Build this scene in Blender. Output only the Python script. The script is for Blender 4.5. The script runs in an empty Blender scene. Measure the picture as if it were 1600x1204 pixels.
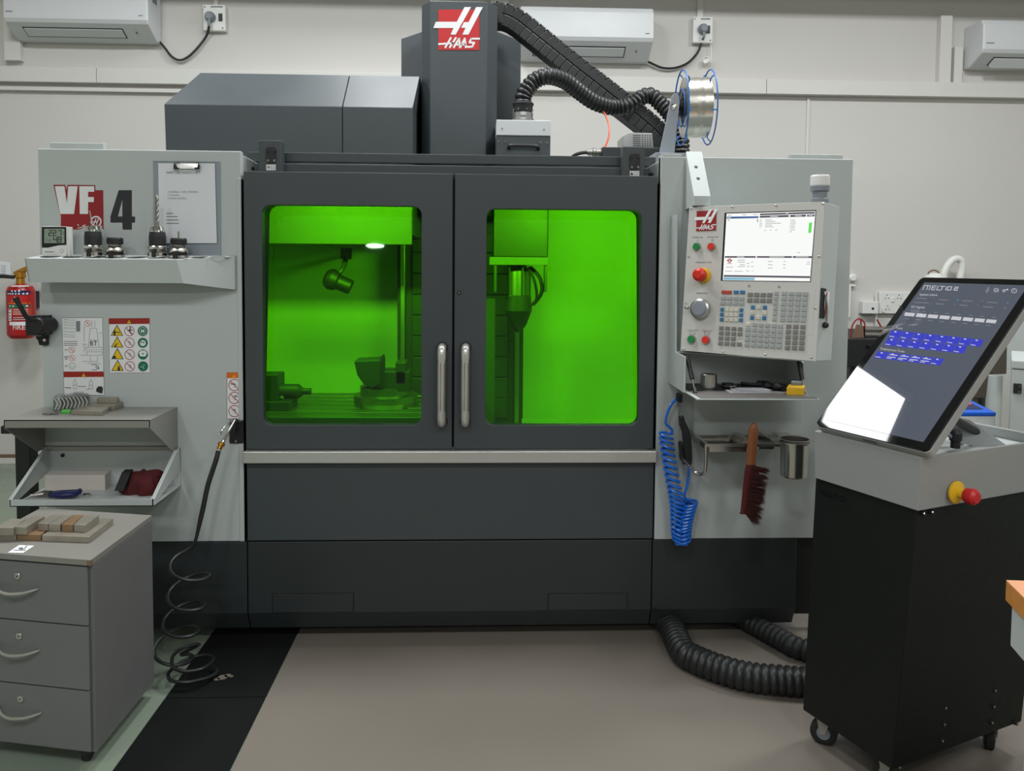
import bpy, bmesh, math, random
from mathutils import Vector, Matrix
random.seed(7)
S = bpy.context.scene
COL = S.collection
# ------------------------------------------------------------------ camera
CAM = Vector((0.0, -3.05, 1.48))
YAW, PITCH, ROLL, FPX, PPX, PPY = math.radians(2.25), math.radians(3.0), math.radians(0.45), 1250.0, 800.0, 475.0
fwd = Vector((math.sin(YAW)*math.cos(PITCH), math.cos(YAW)*math.cos(PITCH), -math.sin(PITCH)))
rgt0 = Vector((math.cos(YAW), -math.sin(YAW), 0)); up0 = rgt0.cross(fwd)
RGT = rgt0*math.cos(ROLL)+up0*math.sin(ROLL); UPV = up0*math.cos(ROLL)-rgt0*math.sin(ROLL)
cd = bpy.data.cameras.new('camera'); cam = bpy.data.objects.new('camera', cd); COL.objects.link(cam)
mw = Matrix((RGT, UPV, -fwd)).transposed().to_4x4(); mw.translation = CAM
cam.matrix_world = mw
cd.sensor_fit = 'HORIZONTAL'; cd.sensor_width = 36.0; cd.lens = 36.0*FPX/1600.0
cd.shift_y = (PPY-602.0)/1600.0; cd.clip_start = 0.02; cd.clip_end = 100
S.camera = cam
# ------------------------------------------------------------------ world, light, exposure
w = bpy.data.worlds.new('world'); S.world = w; w.use_nodes = True
w.node_tree.nodes['Background'].inputs[0].default_value = (0.8, 0.9, 1.0, 1)
w.node_tree.nodes['Background'].inputs[1].default_value = 0.05
S.view_settings.view_transform = 'Standard'; S.view_settings.look = 'None'
S.view_settings.gamma = 1.0; S.view_settings.use_curve_mapping = False
S.view_settings.exposure = 0.0
S.cycles.use_denoising = True
S.cycles.max_bounces = 10; S.cycles.diffuse_bounces = 5; S.cycles.glossy_bounces = 4
S.cycles.transparent_max_bounces = 12; S.cycles.caustics_reflective = False; S.cycles.caustics_refractive = False
S.cycles.sample_clamp_indirect = 4.0
CEIL = 4.3
# x, y, z, size x, size y, watts : the room's ceiling panels
LAMPS = [(x, y, 4.2, 0.58, 0.58, p*(1.35 if x == 3.0 and y == 0.2 else 1.0)) for (y, p) in ((0.2, 50), (-4.0, 42), (-8.0, 46)) for x in (-2.4, -0.6, 1.2, 3.0)]+[(-0.6, 1.4, 4.2, 0.58, 0.58, 20)]
DOWNLIGHT = (-1.95, -11.3, 4.2)
ROOM_LAMPS = []
for (lx, ly, lz, sx, sy, pw) in LAMPS:
    ld = bpy.data.lights.new('ceiling_lamp', 'AREA'); ld.shape = 'RECTANGLE'; ld.size = sx; ld.size_y = sy
    ld.energy = pw; ld.color = (0.955, 0.985, 1.0)
    lo = bpy.data.objects.new('ceiling_lamp', ld); lo.location = (lx, ly, lz-0.012); COL.objects.link(lo); ROOM_LAMPS.append(lo)
ld = bpy.data.lights.new('round_downlight', 'AREA'); ld.shape = 'DISK'; ld.size = 0.32; ld.energy = 14; ld.color = (1.0, 1.0, 1.0)
lo = bpy.data.objects.new('round_downlight', ld); lo.location = (DOWNLIGHT[0], DOWNLIGHT[1], DOWNLIGHT[2]-.012); COL.objects.link(lo)
# the machine's own work lamp inside the enclosure
for (lx, ly, lz, sx, sy, pw) in [(-0.58, 0.12, 1.735, 0.62, 0.05, 21.0), (0.40, 0.12, 1.735, 0.55, 0.05, 15.0)]:
    ld = bpy.data.lights.new('enclosure_lamp', 'AREA'); ld.shape = 'RECTANGLE'; ld.size = sx; ld.size_y = sy; ld.energy = pw
    lo = bpy.data.objects.new('enclosure_lamp', ld); lo.location = (lx, ly, lz); lo.rotation_euler = (math.radians(60), 0, 0); COL.objects.link(lo)

# ------------------------------------------------------------------ helpers
def U(x, y, Y=None, Z=None, X=None):
    """the point of the place seen at pixel x, y that lies in the plane Y=.. / Z=.. / X=.."""
    v = fwd+RGT*((x-PPX)/FPX)-UPV*((y-PPY)/FPX)
    t = (Y-CAM.y)/v.y if Y is not None else ((Z-CAM.z)/v.z if Z is not None else (X-CAM.x)/v.x)
    return CAM+v*t
def UL(x, y, M):
    """same, on the local plane z=0 of the matrix M, in local coordinates"""
    v = fwd+RGT*((x-PPX)/FPX)-UPV*((y-PPY)/FPX)
    n = M.col[2].to_3d(); o = M.translation
    t = (o-CAM).dot(n)/v.dot(n)
    return M.inverted() @ (CAM+v*t)
def rect(x0, y0, x1, y1, Y):
    xm, ym = (x0+x1)/2, (y0+y1)/2
    return U(x0, ym, Y=Y).x, U(x1, ym, Y=Y).x, U(xm, y1, Y=Y).z, U(xm, y0, Y=Y).z   # X0 X1 Z0 Z1
def lin(c):
    return c/12.92 if c <= 0.04045 else ((c+0.055)/1.055)**2.4
MATS = {}
def mat(name, rgb, rough=0.5, metal=0.0, noise=0.06, scale=12.0, emit=0.0, bump=0.0, spec=0.5, coat=0.0, stretch=None, rnoise=0.08):
    m = bpy.data.materials.new(name); m.use_nodes = True; nt = m.node_tree; N = nt.nodes; L = nt.links
    p = N['Principled BSDF']; c = [lin(v/255.0) for v in rgb]
    p.inputs['Roughness'].default_value = rough; p.inputs['Metallic'].default_value = metal
    p.inputs['Specular IOR Level'].default_value = spec; p.inputs['Coat Weight'].default_value = coat
    tc = N.new('ShaderNodeTexCoord'); mp = N.new('ShaderNodeMapping'); nz = N.new('ShaderNodeTexNoise')
    if stretch: mp.inputs['Scale'].default_value = stretch
    L.new(tc.outputs['Object'], mp.inputs[0]); L.new(mp.outputs[0], nz.inputs['Vector'])
    nz.inputs['Scale'].default_value = scale; nz.inputs['Detail'].default_value = 4
    mx = N.new('ShaderNodeMix'); mx.data_type = 'RGBA'
    mx.inputs[6].default_value = [min(1, v*(1-noise)) for v in c]+[1]; mx.inputs[7].default_value = [min(1, v*(1+noise)) for v in c]+[1]
    L.new(nz.outputs['Fac'], mx.inputs[0]); L.new(mx.outputs[2], p.inputs['Base Color'])
    if rnoise:
        mr = N.new('ShaderNodeMapRange'); mr.inputs['To Min'].default_value = max(0.02, rough-rnoise); mr.inputs['To Max'].default_value = min(1, rough+rnoise)
        L.new(nz.outputs['Fac'], mr.inputs['Value']); L.new(mr.outputs[0], p.inputs['Roughness'])
    if emit:
        p.inputs['Emission Color'].default_value = c+[1]; p.inputs['Emission Strength'].default_value = emit
    if bump:
        b = N.new('ShaderNodeBump'); b.inputs['Strength'].default_value = bump; b.inputs['Distance'].default_value = 0.002
        L.new(nz.outputs['Fac'], b.inputs['Height']); L.new(b.outputs[0], p.inputs['Normal'])
    MATS[name] = m; return m
def glass(name, tint, rough=0.02, ior=1.5):
    m = bpy.data.materials.new(name); m.use_nodes = True; nt = m.node_tree; N = nt.nodes; L = nt.links
    N.remove(N['Principled BSDF'])
    t = N.new('ShaderNodeBsdfTransparent'); t.inputs[0].default_value = tint+(1,)
    g = N.new('ShaderNodeBsdfGlossy'); g.inputs['Roughness'].default_value = rough
    fr = N.new('ShaderNodeFresnel'); fr.inputs[0].default_value = ior
    mx = N.new('ShaderNodeMixShader'); L.new(fr.outputs[0], mx.inputs[0]); L.new(t.outputs[0], mx.inputs[1]); L.new(g.outputs[0], mx.inputs[2])
    L.new(mx.outputs[0], N['Material Output'].inputs[0]); MATS[name] = m

class B:
    """collects shapes for ONE mesh"""
    def __init__(s): s.v, s.f, s.m, s.s, s.M = [], [], [], [], None
    def add(s, vs, fs, mt, smooth=False):
        o = len(s.v)
        vs = [Vector(q) for q in vs]
        s.v += [s.M @ q for q in vs] if s.M else vs
        for f in fs:
            s.f.append([o+i for i in f]); s.m.append(mt); s.s.append(smooth)
        return s
    def box(s, x0, x1, y0, y1, z0, z1, mt):
        return s.add([(x0,y0,z0),(x1,y0,z0),(x1,y1,z0),(x0,y1,z0),(x0,y0,z1),(x1,y0,z1),(x1,y1,z1),(x0,y1,z1)],
                     [(0,3,2,1),(4,5,6,7),(0,1,5,4),(1,2,6,5),(2,3,7,6),(3,0,4,7)], mt)
    def hexa(s, bot, top, mt):
        n = len(bot)
        return s.add(list(bot)+list(top), [tuple(range(n))[::-1], tuple(range(n, 2*n))]+[(i, (i+1) % n, n+(i+1) % n, n+i) for i in range(n)], mt)
    def prism(s, pts, d, mt):
        """pts: planar 3-D polygon, extruded by vector d"""
        d = Vector(d); return s.hexa(pts, [Vector(p)+d for p in pts], mt)
    def poly(s, pts, mt): return s.add(pts, [tuple(range(len(pts)))], mt)
    def ring(s, rings, mt, smooth=True, closed=False, cap=True):
        n = len(rings[0]); vs = [q for r in rings for q in r]; fs = []
        k = len(rings)
        for i in range(k if closed else k-1):
            a, b = i*n, ((i+1) % k)*n
            for j in range(n): fs.append((a+j, a+(j+1) % n, b+(j+1) % n, b+j))
        if cap and not closed: fs += [tuple(range(n))[::-1], tuple(range((k-1)*n, k*n))]
        return s.add(vs, fs, mt, smooth)
    def cyl(s, p0, p1, r0, mt, r1=None, n=16, cap=True):
        p0, p1 = Vector(p0), Vector(p1); r1 = r0 if r1 is None else r1
        return s.lathe(p0, p1-p0, [(0, r0), ((p1-p0).length, r1)], mt, n, cap)
    def lathe(s, o, axis, prof, mt, n=20, cap=True):
        """prof: list of (height, radius) or (height, radius, material)"""
        o = Vector(o); a = Vector(axis).normalized(); t = a.orthogonal().normalized(); b = a.cross(t)
        def cir(h, r): return [o+a*h+(t*math.cos(2*math.pi*j/n)+b*math.sin(2*math.pi*j/n))*max(r, 1e-5) for j in range(n)]
        segs = []
        for i in range(len(prof)-1):
            mm = prof[i][2] if len(prof[i]) > 2 else mt
            s.ring([cir(*prof[i][:2]), cir(*prof[i+1][:2])], mm, True, cap=False)
        if cap:
            s.poly(cir(*prof[0][:2])[::-1], mt); s.poly(cir(*prof[-1][:2]), mt)
        return s
    def tube(s, pts, r, mt, n=8, sub=6, cap=True, raw=False, closed=False):
        pts = [Vector(p) for p in pts]
        P = pts if raw else spline(pts, sub)
        k = len(P); rings = []; ref = None
        for i in range(k):
            d = (P[min(i+1, k-1)]-P[max(i-1, 0)]) if not closed else (P[(i+1) % k]-P[i-1])
            d = d.normalized() if d.length > 1e-9 else Vector((0, 0, 1))
            if ref is None: ref = d.orthogonal().normalized()
            ref = (ref-d*ref.dot(d)); ref = ref.normalized() if ref.length > 1e-6 else d.orthogonal().normalized()
            b = d.cross(ref); rr = r(i, k) if callable(r) else r
            rings.append([P[i]+(ref*math.cos(2*math.pi*j/n)+b*math.sin(2*math.pi*j/n))*rr for j in range(n)])
        return s.ring(rings, mt, True, closed=closed, cap=cap)
    def sphere(s, c, r, mt, sc=(1,1,1), n=14, m=8):
        c = Vector(c); rings = []
        for i in range(m+1):
            th = math.pi*i/m; rr = max(math.sin(th), 1e-4)
            rings.append([c+Vector((r*sc[0]*rr*math.cos(2*math.pi*j/n), r*sc[1]*rr*math.sin(2*math.pi*j/n), -r*sc[2]*math.cos(th))) for j in range(n)])
        return s.ring(rings, mt, True)
    def stroke(s, pts, wd, mt, fn):
        """flat line print: 2-D polyline of given width, mapped by fn(x, y)"""
        for (x0, y0), (x1, y1) in zip(pts[:-1], pts[1:]):
            l = math.hypot(x1-x0, y1-y0) or 1e-9; nx, ny = -(y1-y0)/l*wd/2, (x1-x0)/l*wd/2
            ex, ey = (x1-x0)/l*wd*0.3, (y1-y0)/l*wd*0.3
            s.poly([fn(x0+nx-ex, y0+ny-ey), fn(x1+nx+ex, y1+ny+ey), fn(x1-nx+ex, y1-ny+ey), fn(x0-nx-ex, y0-ny-ey)], mt)
        return s
    def disc(s, cx, cy, r, mt, fn, n=18, r0=0, ry=None):
        ry = ry or r
        P = [(cx+r*math.cos(2*math.pi*i/n), cy+ry*math.sin(2*math.pi*i/n)) for i in range(n)]
        if not r0: return s.poly([fn(*p) for p in P], mt)
        k = r0/r; Q = [(cx+(x-cx)*k, cy+(y-cy)*k) for x, y in P]
        return s.add([fn(*p) for p in P+Q], [(i, (i+1) % n, n+(i+1) % n, n+i) for i in range(n)], mt)
    def rc(s, x0, y0, x1, y1, mt, fn): return s.poly([fn(x0, y0), fn(x1, y0), fn(x1, y1), fn(x0, y1)], mt)
    def pl(s, pts, mt, fn): return s.poly([fn(*p) for p in pts], mt)
    def text(s, body, size, mt, fn, x, y, align='CENTER', sx=1.0, shear=0.0):
        """built-in lettering laid flat: fn maps (x, y) with y growing DOWN"""
        cu = bpy.data.curves.new('t', 'FONT'); cu.body = body; cu.size = size; cu.align_x = align; cu.align_y = 'CENTER'; cu.resolution_u = 2; cu.shear = shear
        ob = bpy.data.objects.new('t', cu); COL.objects.link(ob)
        dg = bpy.context.evaluated_depsgraph_get(); me = bpy.data.meshes.new_from_object(ob.evaluated_get(dg))
        s.add([fn(x+v.co.x*sx, y-v.co.y) for v in me.vertices], [tuple(p.vertices) for p in me.polygons], mt)
        bpy.data.objects.remove(ob); bpy.data.curves.remove(cu); bpy.data.meshes.remove(me); return s
def spline(pts, sub):
    out = []; n = len(pts)
    for i in range(n-1):
        p0, p1, p2, p3 = pts[max(i-1, 0)], pts[i], pts[i+1], pts[min(i+2, n-1)]
        for k in range(sub):
            t = k/sub; t2, t3 = t*t, t*t*t
            out.append(0.5*((2*p1)+(p2-p0)*t+(2*p0-5*p1+4*p2-p3)*t2+(3*p1-p0-3*p2+p3)*t3))
    out.append(pts[-1]); return out
WM = {}
def mk(name, b, parent=None, bev=0.0, local=False, sharp=38, seg=2):
    """links the shapes of b as ONE mesh object (a part when it has a parent)"""
    me = bpy.data.meshes.new(name); ob = bpy.data.objects.new(name, me); COL.objects.link(ob)
    vs = b.v; loc = Vector((0, 0, 0))
    if parent is not None:
        Mx = WM[parent]; WM[ob] = Mx
        if not local: inv = Mx.inverted(); vs = [inv @ q for q in vs]
        ob.parent = parent
    else:
        lo = [min(q[i] for q in vs) for i in range(3)]; hi = [max(q[i] for q in vs) for i in range(3)]
        loc = Vector(((lo[0]+hi[0])/2, (lo[1]+hi[1])/2, lo[2])); vs = [q-loc for q in vs]; ob.location = loc
        WM[ob] = Matrix.Translation(loc)
    me.from_pydata([tuple(q) for q in vs], [], b.f)
    names = list(dict.fromkeys(b.m))
    for nm in names: me.materials.append(MATS[nm])
    ix = {nm: i for i, nm in enumerate(names)}
    me.polygons.foreach_set('material_index', [ix[q] for q in b.m]); me.polygons.foreach_set('use_smooth', b.s)
    bm = bmesh.new(); bm.from_mesh(me); bmesh.ops.recalc_face_normals(bm, faces=bm.faces); bm.to_mesh(me); bm.free()
    if any(b.s): me.set_sharp_from_angle(angle=math.radians(sharp))
    me.update()
    if bev:
        md = ob.modifiers.new('bevel', 'BEVEL'); md.width = bev; md.segments = seg; md.limit_method = 'ANGLE'; md.angle_limit = math.radians(40)
    return ob
def tag(o, label, cat, group=None):
    o['label'] = label; o['category'] = cat
    if group: o['group'] = group
    return o
def thing(name, label, cat, loc=(0,0,0), group=None, M=None):
    o = bpy.data.objects.new(name, None); COL.objects.link(o); o.empty_display_size = 0.05
    M = M if M is not None else Matrix.Translation(Vector(loc))
    o.matrix_world = M; WM[o] = M.copy(); return tag(o, label, cat, group)
def solo(name, b, label, cat, group=None, bev=0.0): return tag(mk(name, b, None, bev), label, cat, group)
def struct(name, b, bev=0.0, parent=None):
    o = mk(name, b, parent, bev)
    if parent is None: o['kind'] = 'structure'
    return o
def copy_tree(o, parent=None):
    c = o.copy(); COL.objects.link(c)
    if parent is not None: c.parent = parent
    for ch in list(o.children): copy_tree(ch, c)
    return c
def frame(o, yaw, tilt):
    """local x right, y up, z toward the viewer"""
    u = Vector((math.cos(yaw), math.sin(yaw), 0)); n = Vector((math.sin(yaw), -math.cos(yaw), 0)); z = Vector((0, 0, 1))
    v = z*math.cos(tilt)-n*math.sin(tilt); q = n*math.cos(tilt)+z*math.sin(tilt)
    M = Matrix((u, v, q)).transposed().to_4x4(); M.translation = Vector(o); return M
def rrect(x0, x1, z0, z1, r, n=5):
    out = []
    for (cx, cz, a0) in [(x1-r, z0+r, -90), (x1-r, z1-r, 0), (x0+r, z1-r, 90), (x0+r, z0+r, 180)]:
        for i in range(n+1):
            a = math.radians(a0+90*i/n); out.append((cx+r*math.cos(a), cz+r*math.sin(a)))
    return out
def holed(b, X0, X1, Z0, Z1, inner, y0, y1, mt):
    """plate in x/z between y0 and y1 with one rounded opening"""
    n = len(inner); q = n//4; cor = [(X1, Z0), (X1, Z1), (X0, Z1), (X0, Z0)]
    outer = [cor[min(i//q, 3)] for i in range(n)]
    vs = [(x, y0, z) for x, z in inner]+[(x, y1, z) for x, z in inner]
    vs += [(x, y0, z) for x, z in cor]+[(x, y1, z) for x, z in cor]
    fs = []
    for i in range(n):
        j = (i+1) % n; ci, cj = min(i//q, 3), min(j//q, 3)
        fs.append((i, j, n+j, n+i))
        if ci == cj:
            fs.append((i, j, 2*n+ci)); fs.append((n+i, n+j, 2*n+4+ci))
        else:
            fs.append((i, j, 2*n+cj, 2*n+ci)); fs.append((n+i, n+j, 2*n+4+cj, 2*n+4+ci))
    for k in range(4):
        l = (k+1) % 4; fs.append((2*n+k, 2*n+l, 2*n+4+l, 2*n+4+k))
    return b.add(vs, fs, mt)
# ------------------------------------------------------------------ materials
mat('wall', (206, 203, 198), 0.85, noise=0.025, scale=2.5, bump=0.05)
mat('trim', (214, 212, 207), 0.6, noise=0.03, scale=5)
mat('ceiling', (190, 190, 186), 0.9)
mat('green_floor', (128, 140, 124), 0.28, noise=0.12, scale=3)
mat('vinyl', (122, 114, 105), 0.42, noise=0.05, scale=2.2, bump=0.04)
mat('rubber_mat', (13, 15, 14), 0.85, spec=0.2, noise=0.45, scale=7, bump=0.25)
mat('brown', (120, 92, 76), 0.6)
mat('light_paint', (187, 193, 191), 0.45, noise=0.02, scale=4)
mat('dark_paint', (66, 72, 75), 0.42, noise=0.05, scale=5)
mat('darker_paint', (44, 49, 50), 0.45, noise=0.05, scale=5)
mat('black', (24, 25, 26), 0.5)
mat('black_gloss', (12, 13, 14), 0.10)
mat('bezel_black', (8, 9, 10), 0.03, rnoise=0, noise=0.02)
mat('shelf_steel', (148, 146, 140), 0.36, 0.35, noise=0.06, scale=5, stretch=(1, 6, 6))
mat('satin_metal', (165, 162, 154), 0.5, 0.5)
mat('inner_grey', (104, 108, 108), 0.5)
mat('cast_brown', (146, 118, 88), 0.42, 0.45, noise=0.25, scale=22)
mat('paper_shaded', (160, 160, 163), 0.8)  # white paper toned down, tray shadow put into its colour
mat('header_grey', (62, 66, 66), 0.6)
mat('arm_grey', (160, 166, 174), 0.45)
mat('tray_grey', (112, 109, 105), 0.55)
mat('crinkle', (206, 206, 200), 0.3)
mat('black_rubber', (30, 31, 32), 0.6, noise=0.2, scale=30)
mat('hose_black', (30, 31, 32), 0.42, noise=0.15, scale=20)
mat('bar_steel', (206, 204, 199), 0.30, 0.6, noise=0.05, scale=4, stretch=(0.5, 5, 5), rnoise=0.03)
mat('steel', (196, 192, 186), 0.22, 0.95, noise=0.05, scale=4, stretch=(0.5, 5, 5), rnoise=0.03)
mat('steel_dull', (152, 148, 141), 0.40, 1.0, noise=0.08, scale=6, stretch=(1, 5, 5), rnoise=0.04)
mat('chrome', (214, 212, 208), 0.14, 1.0)
mat('cast_grey', (160, 153, 140), 0.38, 0.55, noise=0.2, scale=22)
mat('brass', (196, 140, 60), 0.3, 1.0)
mat('white_plastic', (226, 226, 222), 0.4)
mat('ac_white', (212, 214, 216), 0.35, noise=0.01)
mat('white_print', (232, 232, 232), 0.5, noise=0.02)
mat('paper', (226, 228, 232), 0.75, noise=0.03, scale=14, bump=0.1)
mat('ink', (40, 42, 45), 0.6)
mat('ink_grey', (120, 122, 125), 0.6)
mat('red_print', (190, 28, 30), 0.4)
mat('dark_red', (150, 26, 30), 0.4)
mat('brick_red', (158, 34, 22), 0.45)
mat('orange_print', (222, 104, 26), 0.45)
mat('yellow_print', (236, 196, 20), 0.45)
mat('green_print', (12, 112, 82), 0.45)
mat('pink_ring', (172, 44, 58), 0.5)
mat('button_green', (20, 128, 62), 0.35)
mat('button_red', (214, 44, 28), 0.35)
mat('estop_red', (205, 40, 22), 0.38)
mat('console', (196, 194, 189), 0.5, noise=0.02)
mat('key_dark', (122, 120, 117), 0.5)
mat('key_mid', (158, 163, 164), 0.5)
mat('key_blue', (38, 112, 158), 0.5)
mat('key_cream', (208, 203, 188), 0.5)
mat('key_red', (182, 62, 44), 0.5)
mat('alu', (182, 182, 180), 0.32, 0.9)
mat('kiosk_black', (13, 18, 16), 0.55, noise=0.08, scale=40, spec=0.3)
mat('kiosk_grey', (150, 153, 152), 0.5, noise=0.02)
mat('pedestal', (106, 106, 105), 0.5, noise=0.07, scale=9)
mat('pedestal_top', (128, 125, 118), 0.5, noise=0.08, scale=6)
mat('wood', (196, 132, 66), 0.5, noise=0.25, scale=5, stretch=(1, 8, 8))
mat('wood_top', (214, 152, 112), 0.5, noise=0.1, scale=5, stretch=(1, 8, 8))
mat('brush_wood', (132, 78, 44), 0.45, noise=0.2, scale=20)
mat('bristle', (58, 9, 11), 0.7, noise=0.3, scale=60)
mat('red_cloth', (78, 13, 17), 0.85, noise=0.25, scale=14)
mat('blue_hose', (26, 110, 214), 0.25, noise=0.05)
mat('blue_wire', (32, 104, 178), 0.4)
mat('blue_box', (20, 92, 205), 0.35)
mat('navy', (28, 31, 84), 0.4)
mat('card', (198, 190, 182), 0.75)
mat('lcd', (140, 156, 138), 0.3)
mat('silver_wire', (206, 202, 192), 0.25, 0.85, noise=0.2, scale=30, stretch=(30, 1, 1))
mat('red_ext', (172, 20, 24), 0.25)
mat('green_eraser', (90, 190, 80), 0.5)
mat('yellow', (222, 176, 30), 0.45)
mat('grey_plastic', (128, 134, 142), 0.45)
mat('orange_tube', (226, 96, 60), 0.4)
mat('wood_olive', (74, 68, 58), 0.6)
glass('green_glass', (0.34, 0.90, 0.05))
glass('clear_plastic', (0.97, 0.97, 0.96), 0.15, 1.45)
glass('clear_board', (0.93, 0.94, 0.97), 0.1, 1.3)
def emitter(name, rgb, k): mat(name, rgb, 0.3, noise=0.0, emit=k, rnoise=0)
emitter('scr_white', (252, 254, 252), 0.95); emitter('scr_violet', (118, 108, 126), 0.45); emitter('scr_blue', (70, 116, 186), 0.6)
emitter('scr_sky', (150, 212, 236), 0.7); emitter('scr_green', (110, 238, 96), 0.8); emitter('scr_grey', (176, 178, 178), 0.5); emitter('scr_red', (208, 70, 70), 0.5)
emitter('kio_bg', (84, 91, 104), 0.85); emitter('kio_tile', (58, 66, 226), 0.7); emitter('kio_white', (226, 228, 236), 0.7); emitter('kio_mid', (150, 156, 166), 0.6); emitter('kio_cyan', (70, 150, 210), 0.8)  # kiosk background lifted: reflections on the glass are put into its glow
emitter('led_green', (60, 255, 120), 2.0); emitter('led_red', (255, 70, 50), 2.0)
for nm in ('kio_bg', 'kio_tile', 'kio_white', 'kio_mid', 'kio_cyan'):
    MATS[nm].node_tree.nodes['Principled BSDF'].inputs['Roughness'].default_value = 0.02
for nm in ('scr_white', 'scr_violet', 'scr_blue', 'scr_sky', 'scr_green', 'scr_grey', 'scr_red', 'kio_bg', 'kio_tile', 'kio_white', 'kio_mid', 'kio_cyan'):
    nt = MATS[nm].node_tree; p = nt.nodes['Principled BSDF']
    for l in list(p.inputs['Base Color'].links): nt.links.remove(l)
    p.inputs['Base Color'].default_value = (0.01, 0.01, 0.01, 1)
# ================================================================== the room
WY = 2.80; XL, XR, YF = -5.0, 5.6, -14.0
b = B(); b.box(XL, XR, YF, WY, -0.1, 0, 'green_floor'); struct('floor', b)
b = B(); b.box(XL-.1, XR+.1, WY, WY+.12, 0, CEIL, 'wall'); struct('wall_back', b)
b = B(); b.box(XL-.12, XL, YF, WY, 0, CEIL, 'wall'); struct('wall_left', b)
b = B(); b.box(XR, XR+.12, YF, WY, 0, CEIL, 'wall'); struct('wall_right', b)
b = B(); b.box(XL-.1, XR+.1, YF-.12, YF, 0, CEIL, 'wall'); struct('wall_front', b)
b = B(); b.box(XL-.12, XR+.12, YF-.12, WY+.12, CEIL, CEIL+.1, 'ceiling'); struct('ceiling', b)
# unseen beam added out of view to throw the soft shade at the wall top
zb = 3.463
b = B(); b.box(XL, XR, 2.30, WY, zb, CEIL, 'wall'); struct('trim_1', b)
# cable trunking that runs along the back wall
TY = WY-.06
zt0, zt1 = U(0, 121, Y=TY).z, U(0, 96, Y=TY).z
def trunk(n, x0, x1, y0, y1, depth, name='trim'):
    za, zz = U((x0+x1)/2, y1, Y=WY-depth).z, U((x0+x1)/2, y0, Y=WY-depth).z
    bb = B(); bb.box(U(x0, (y0+y1)/2, Y=WY-depth).x, U(x1, (y0+y1)/2, Y=WY-depth).x, WY-depth, WY, za, zz, 'trim')
    return struct('trim_%d' % n, bb, .002)
X = [-4.9, -2.70, 0.62, 2.06, 5.5]
n = 2
zt0, zt1 = U(700, 138, Y=TY).z, U(700, 115, Y=TY).z
for i in range(4):
    b = B(); b.box(X[i]+.002, X[i+1]-.002, TY, WY, zt0, zt1, 'trim'); struct('trim_%d' % n, b, .002); n += 1
b = B(); b.box(-4.9, -1.35, WY-.035, WY, zt0-.055, zt0-.028, 'trim'); struct('trim_%d' % n, b, .002); n += 1
for (x0, x1, y0, y1, d) in [(5, 30, -30, 94, .05), (1469, 1487, 24, 135, .055), (1491, 1504, 73, 135, .04), (1090, 1099, -20, 28, .02), (1260, 1264, 152, 262, .012), (334, 340, -20, 10, .02), (767, 795, -20, 8, .06)]:
    trunk(n, x0, x1, y0, y1, d); n += 1
b = B(); b.box(XL, XR, WY-.012, WY, 0, .045, 'trim'); b.box(XL, XR, WY-.014, WY, .046, .068, 'brown'); struct('baseboard_back', b, .002)

# flooring laid in front of the machine
b = B(); b.box(-.715, 3.4, -6, 1.9, 0.0005, .004, 'vinyl')
solo('floor_sheet', b, 'grey vinyl flooring sheet in front of the machine', 'flooring')
for (y0, y1, lb, fn) in [(-.383, 1.2, 'black rubber floor tile with a yellow scuff, half under the machine', 1), (-1.02, -.388, 'black rubber floor tile beside the drawer pedestal, nearer the camera', 0)]:
    b = B(); b.box(-1.055, -.719, y0, y1, 0.0005, .006, 'rubber_mat')
    if fn:
        for (dx, dy, r) in [(0, 0, .018), (.015, .012, .012), (-.016, -.012, .011), (.03, .006, .007)]:
            b.disc(-.905+dx, -.255+dy, r, 'cast_grey', lambda x, y: (x, y, .0064), 8)
    solo('floor_tile', b, lb, 'floor tile', None, .002)

# ceiling lamps
for i, (lx, ly, lz, sx, sy, pw) in enumerate(LAMPS):
    b = B(); b.box(lx-sx/2-.03, lx+sx/2+.03, ly-sy/2-.03, ly+sy/2+.03, lz-.005, lz+.05, 'white_plastic')
    b.cyl((lx-.4, ly, lz+.04), (lx-.4, ly, CEIL+.02), .008, 'white_plastic'); b.cyl((lx+.4, ly, lz+.04), (lx+.4, ly, CEIL+.02), .008, 'white_plastic')
    row = {0.2: 'right above the machine front', 1.4: 'above the machine rear', -4.0: 'in the row just behind the camera', -8.0: 'in the row farthest behind the camera'}[ly]
    pos = {-2.4: 'leftmost', -0.6: 'second from the left', 1.2: 'third from the left', 3.0: 'rightmost'}[lx]
    solo('ceiling_light', b, 'square white ceiling panel lamp %s, %s' % (row, pos if ly != 1.4 else 'alone'), 'lamp', 'ceiling panel lamps')
b = B(); b.lathe((DOWNLIGHT[0], DOWNLIGHT[1], DOWNLIGHT[2]-.005), (0, 0, 1), [(0, .18), (.06, .17), (.11, .1)], 'white_plastic', 24); solo('round_light', b, 'round white ceiling lamp far behind the camera, mirrored in the left window', 'lamp')

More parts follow.
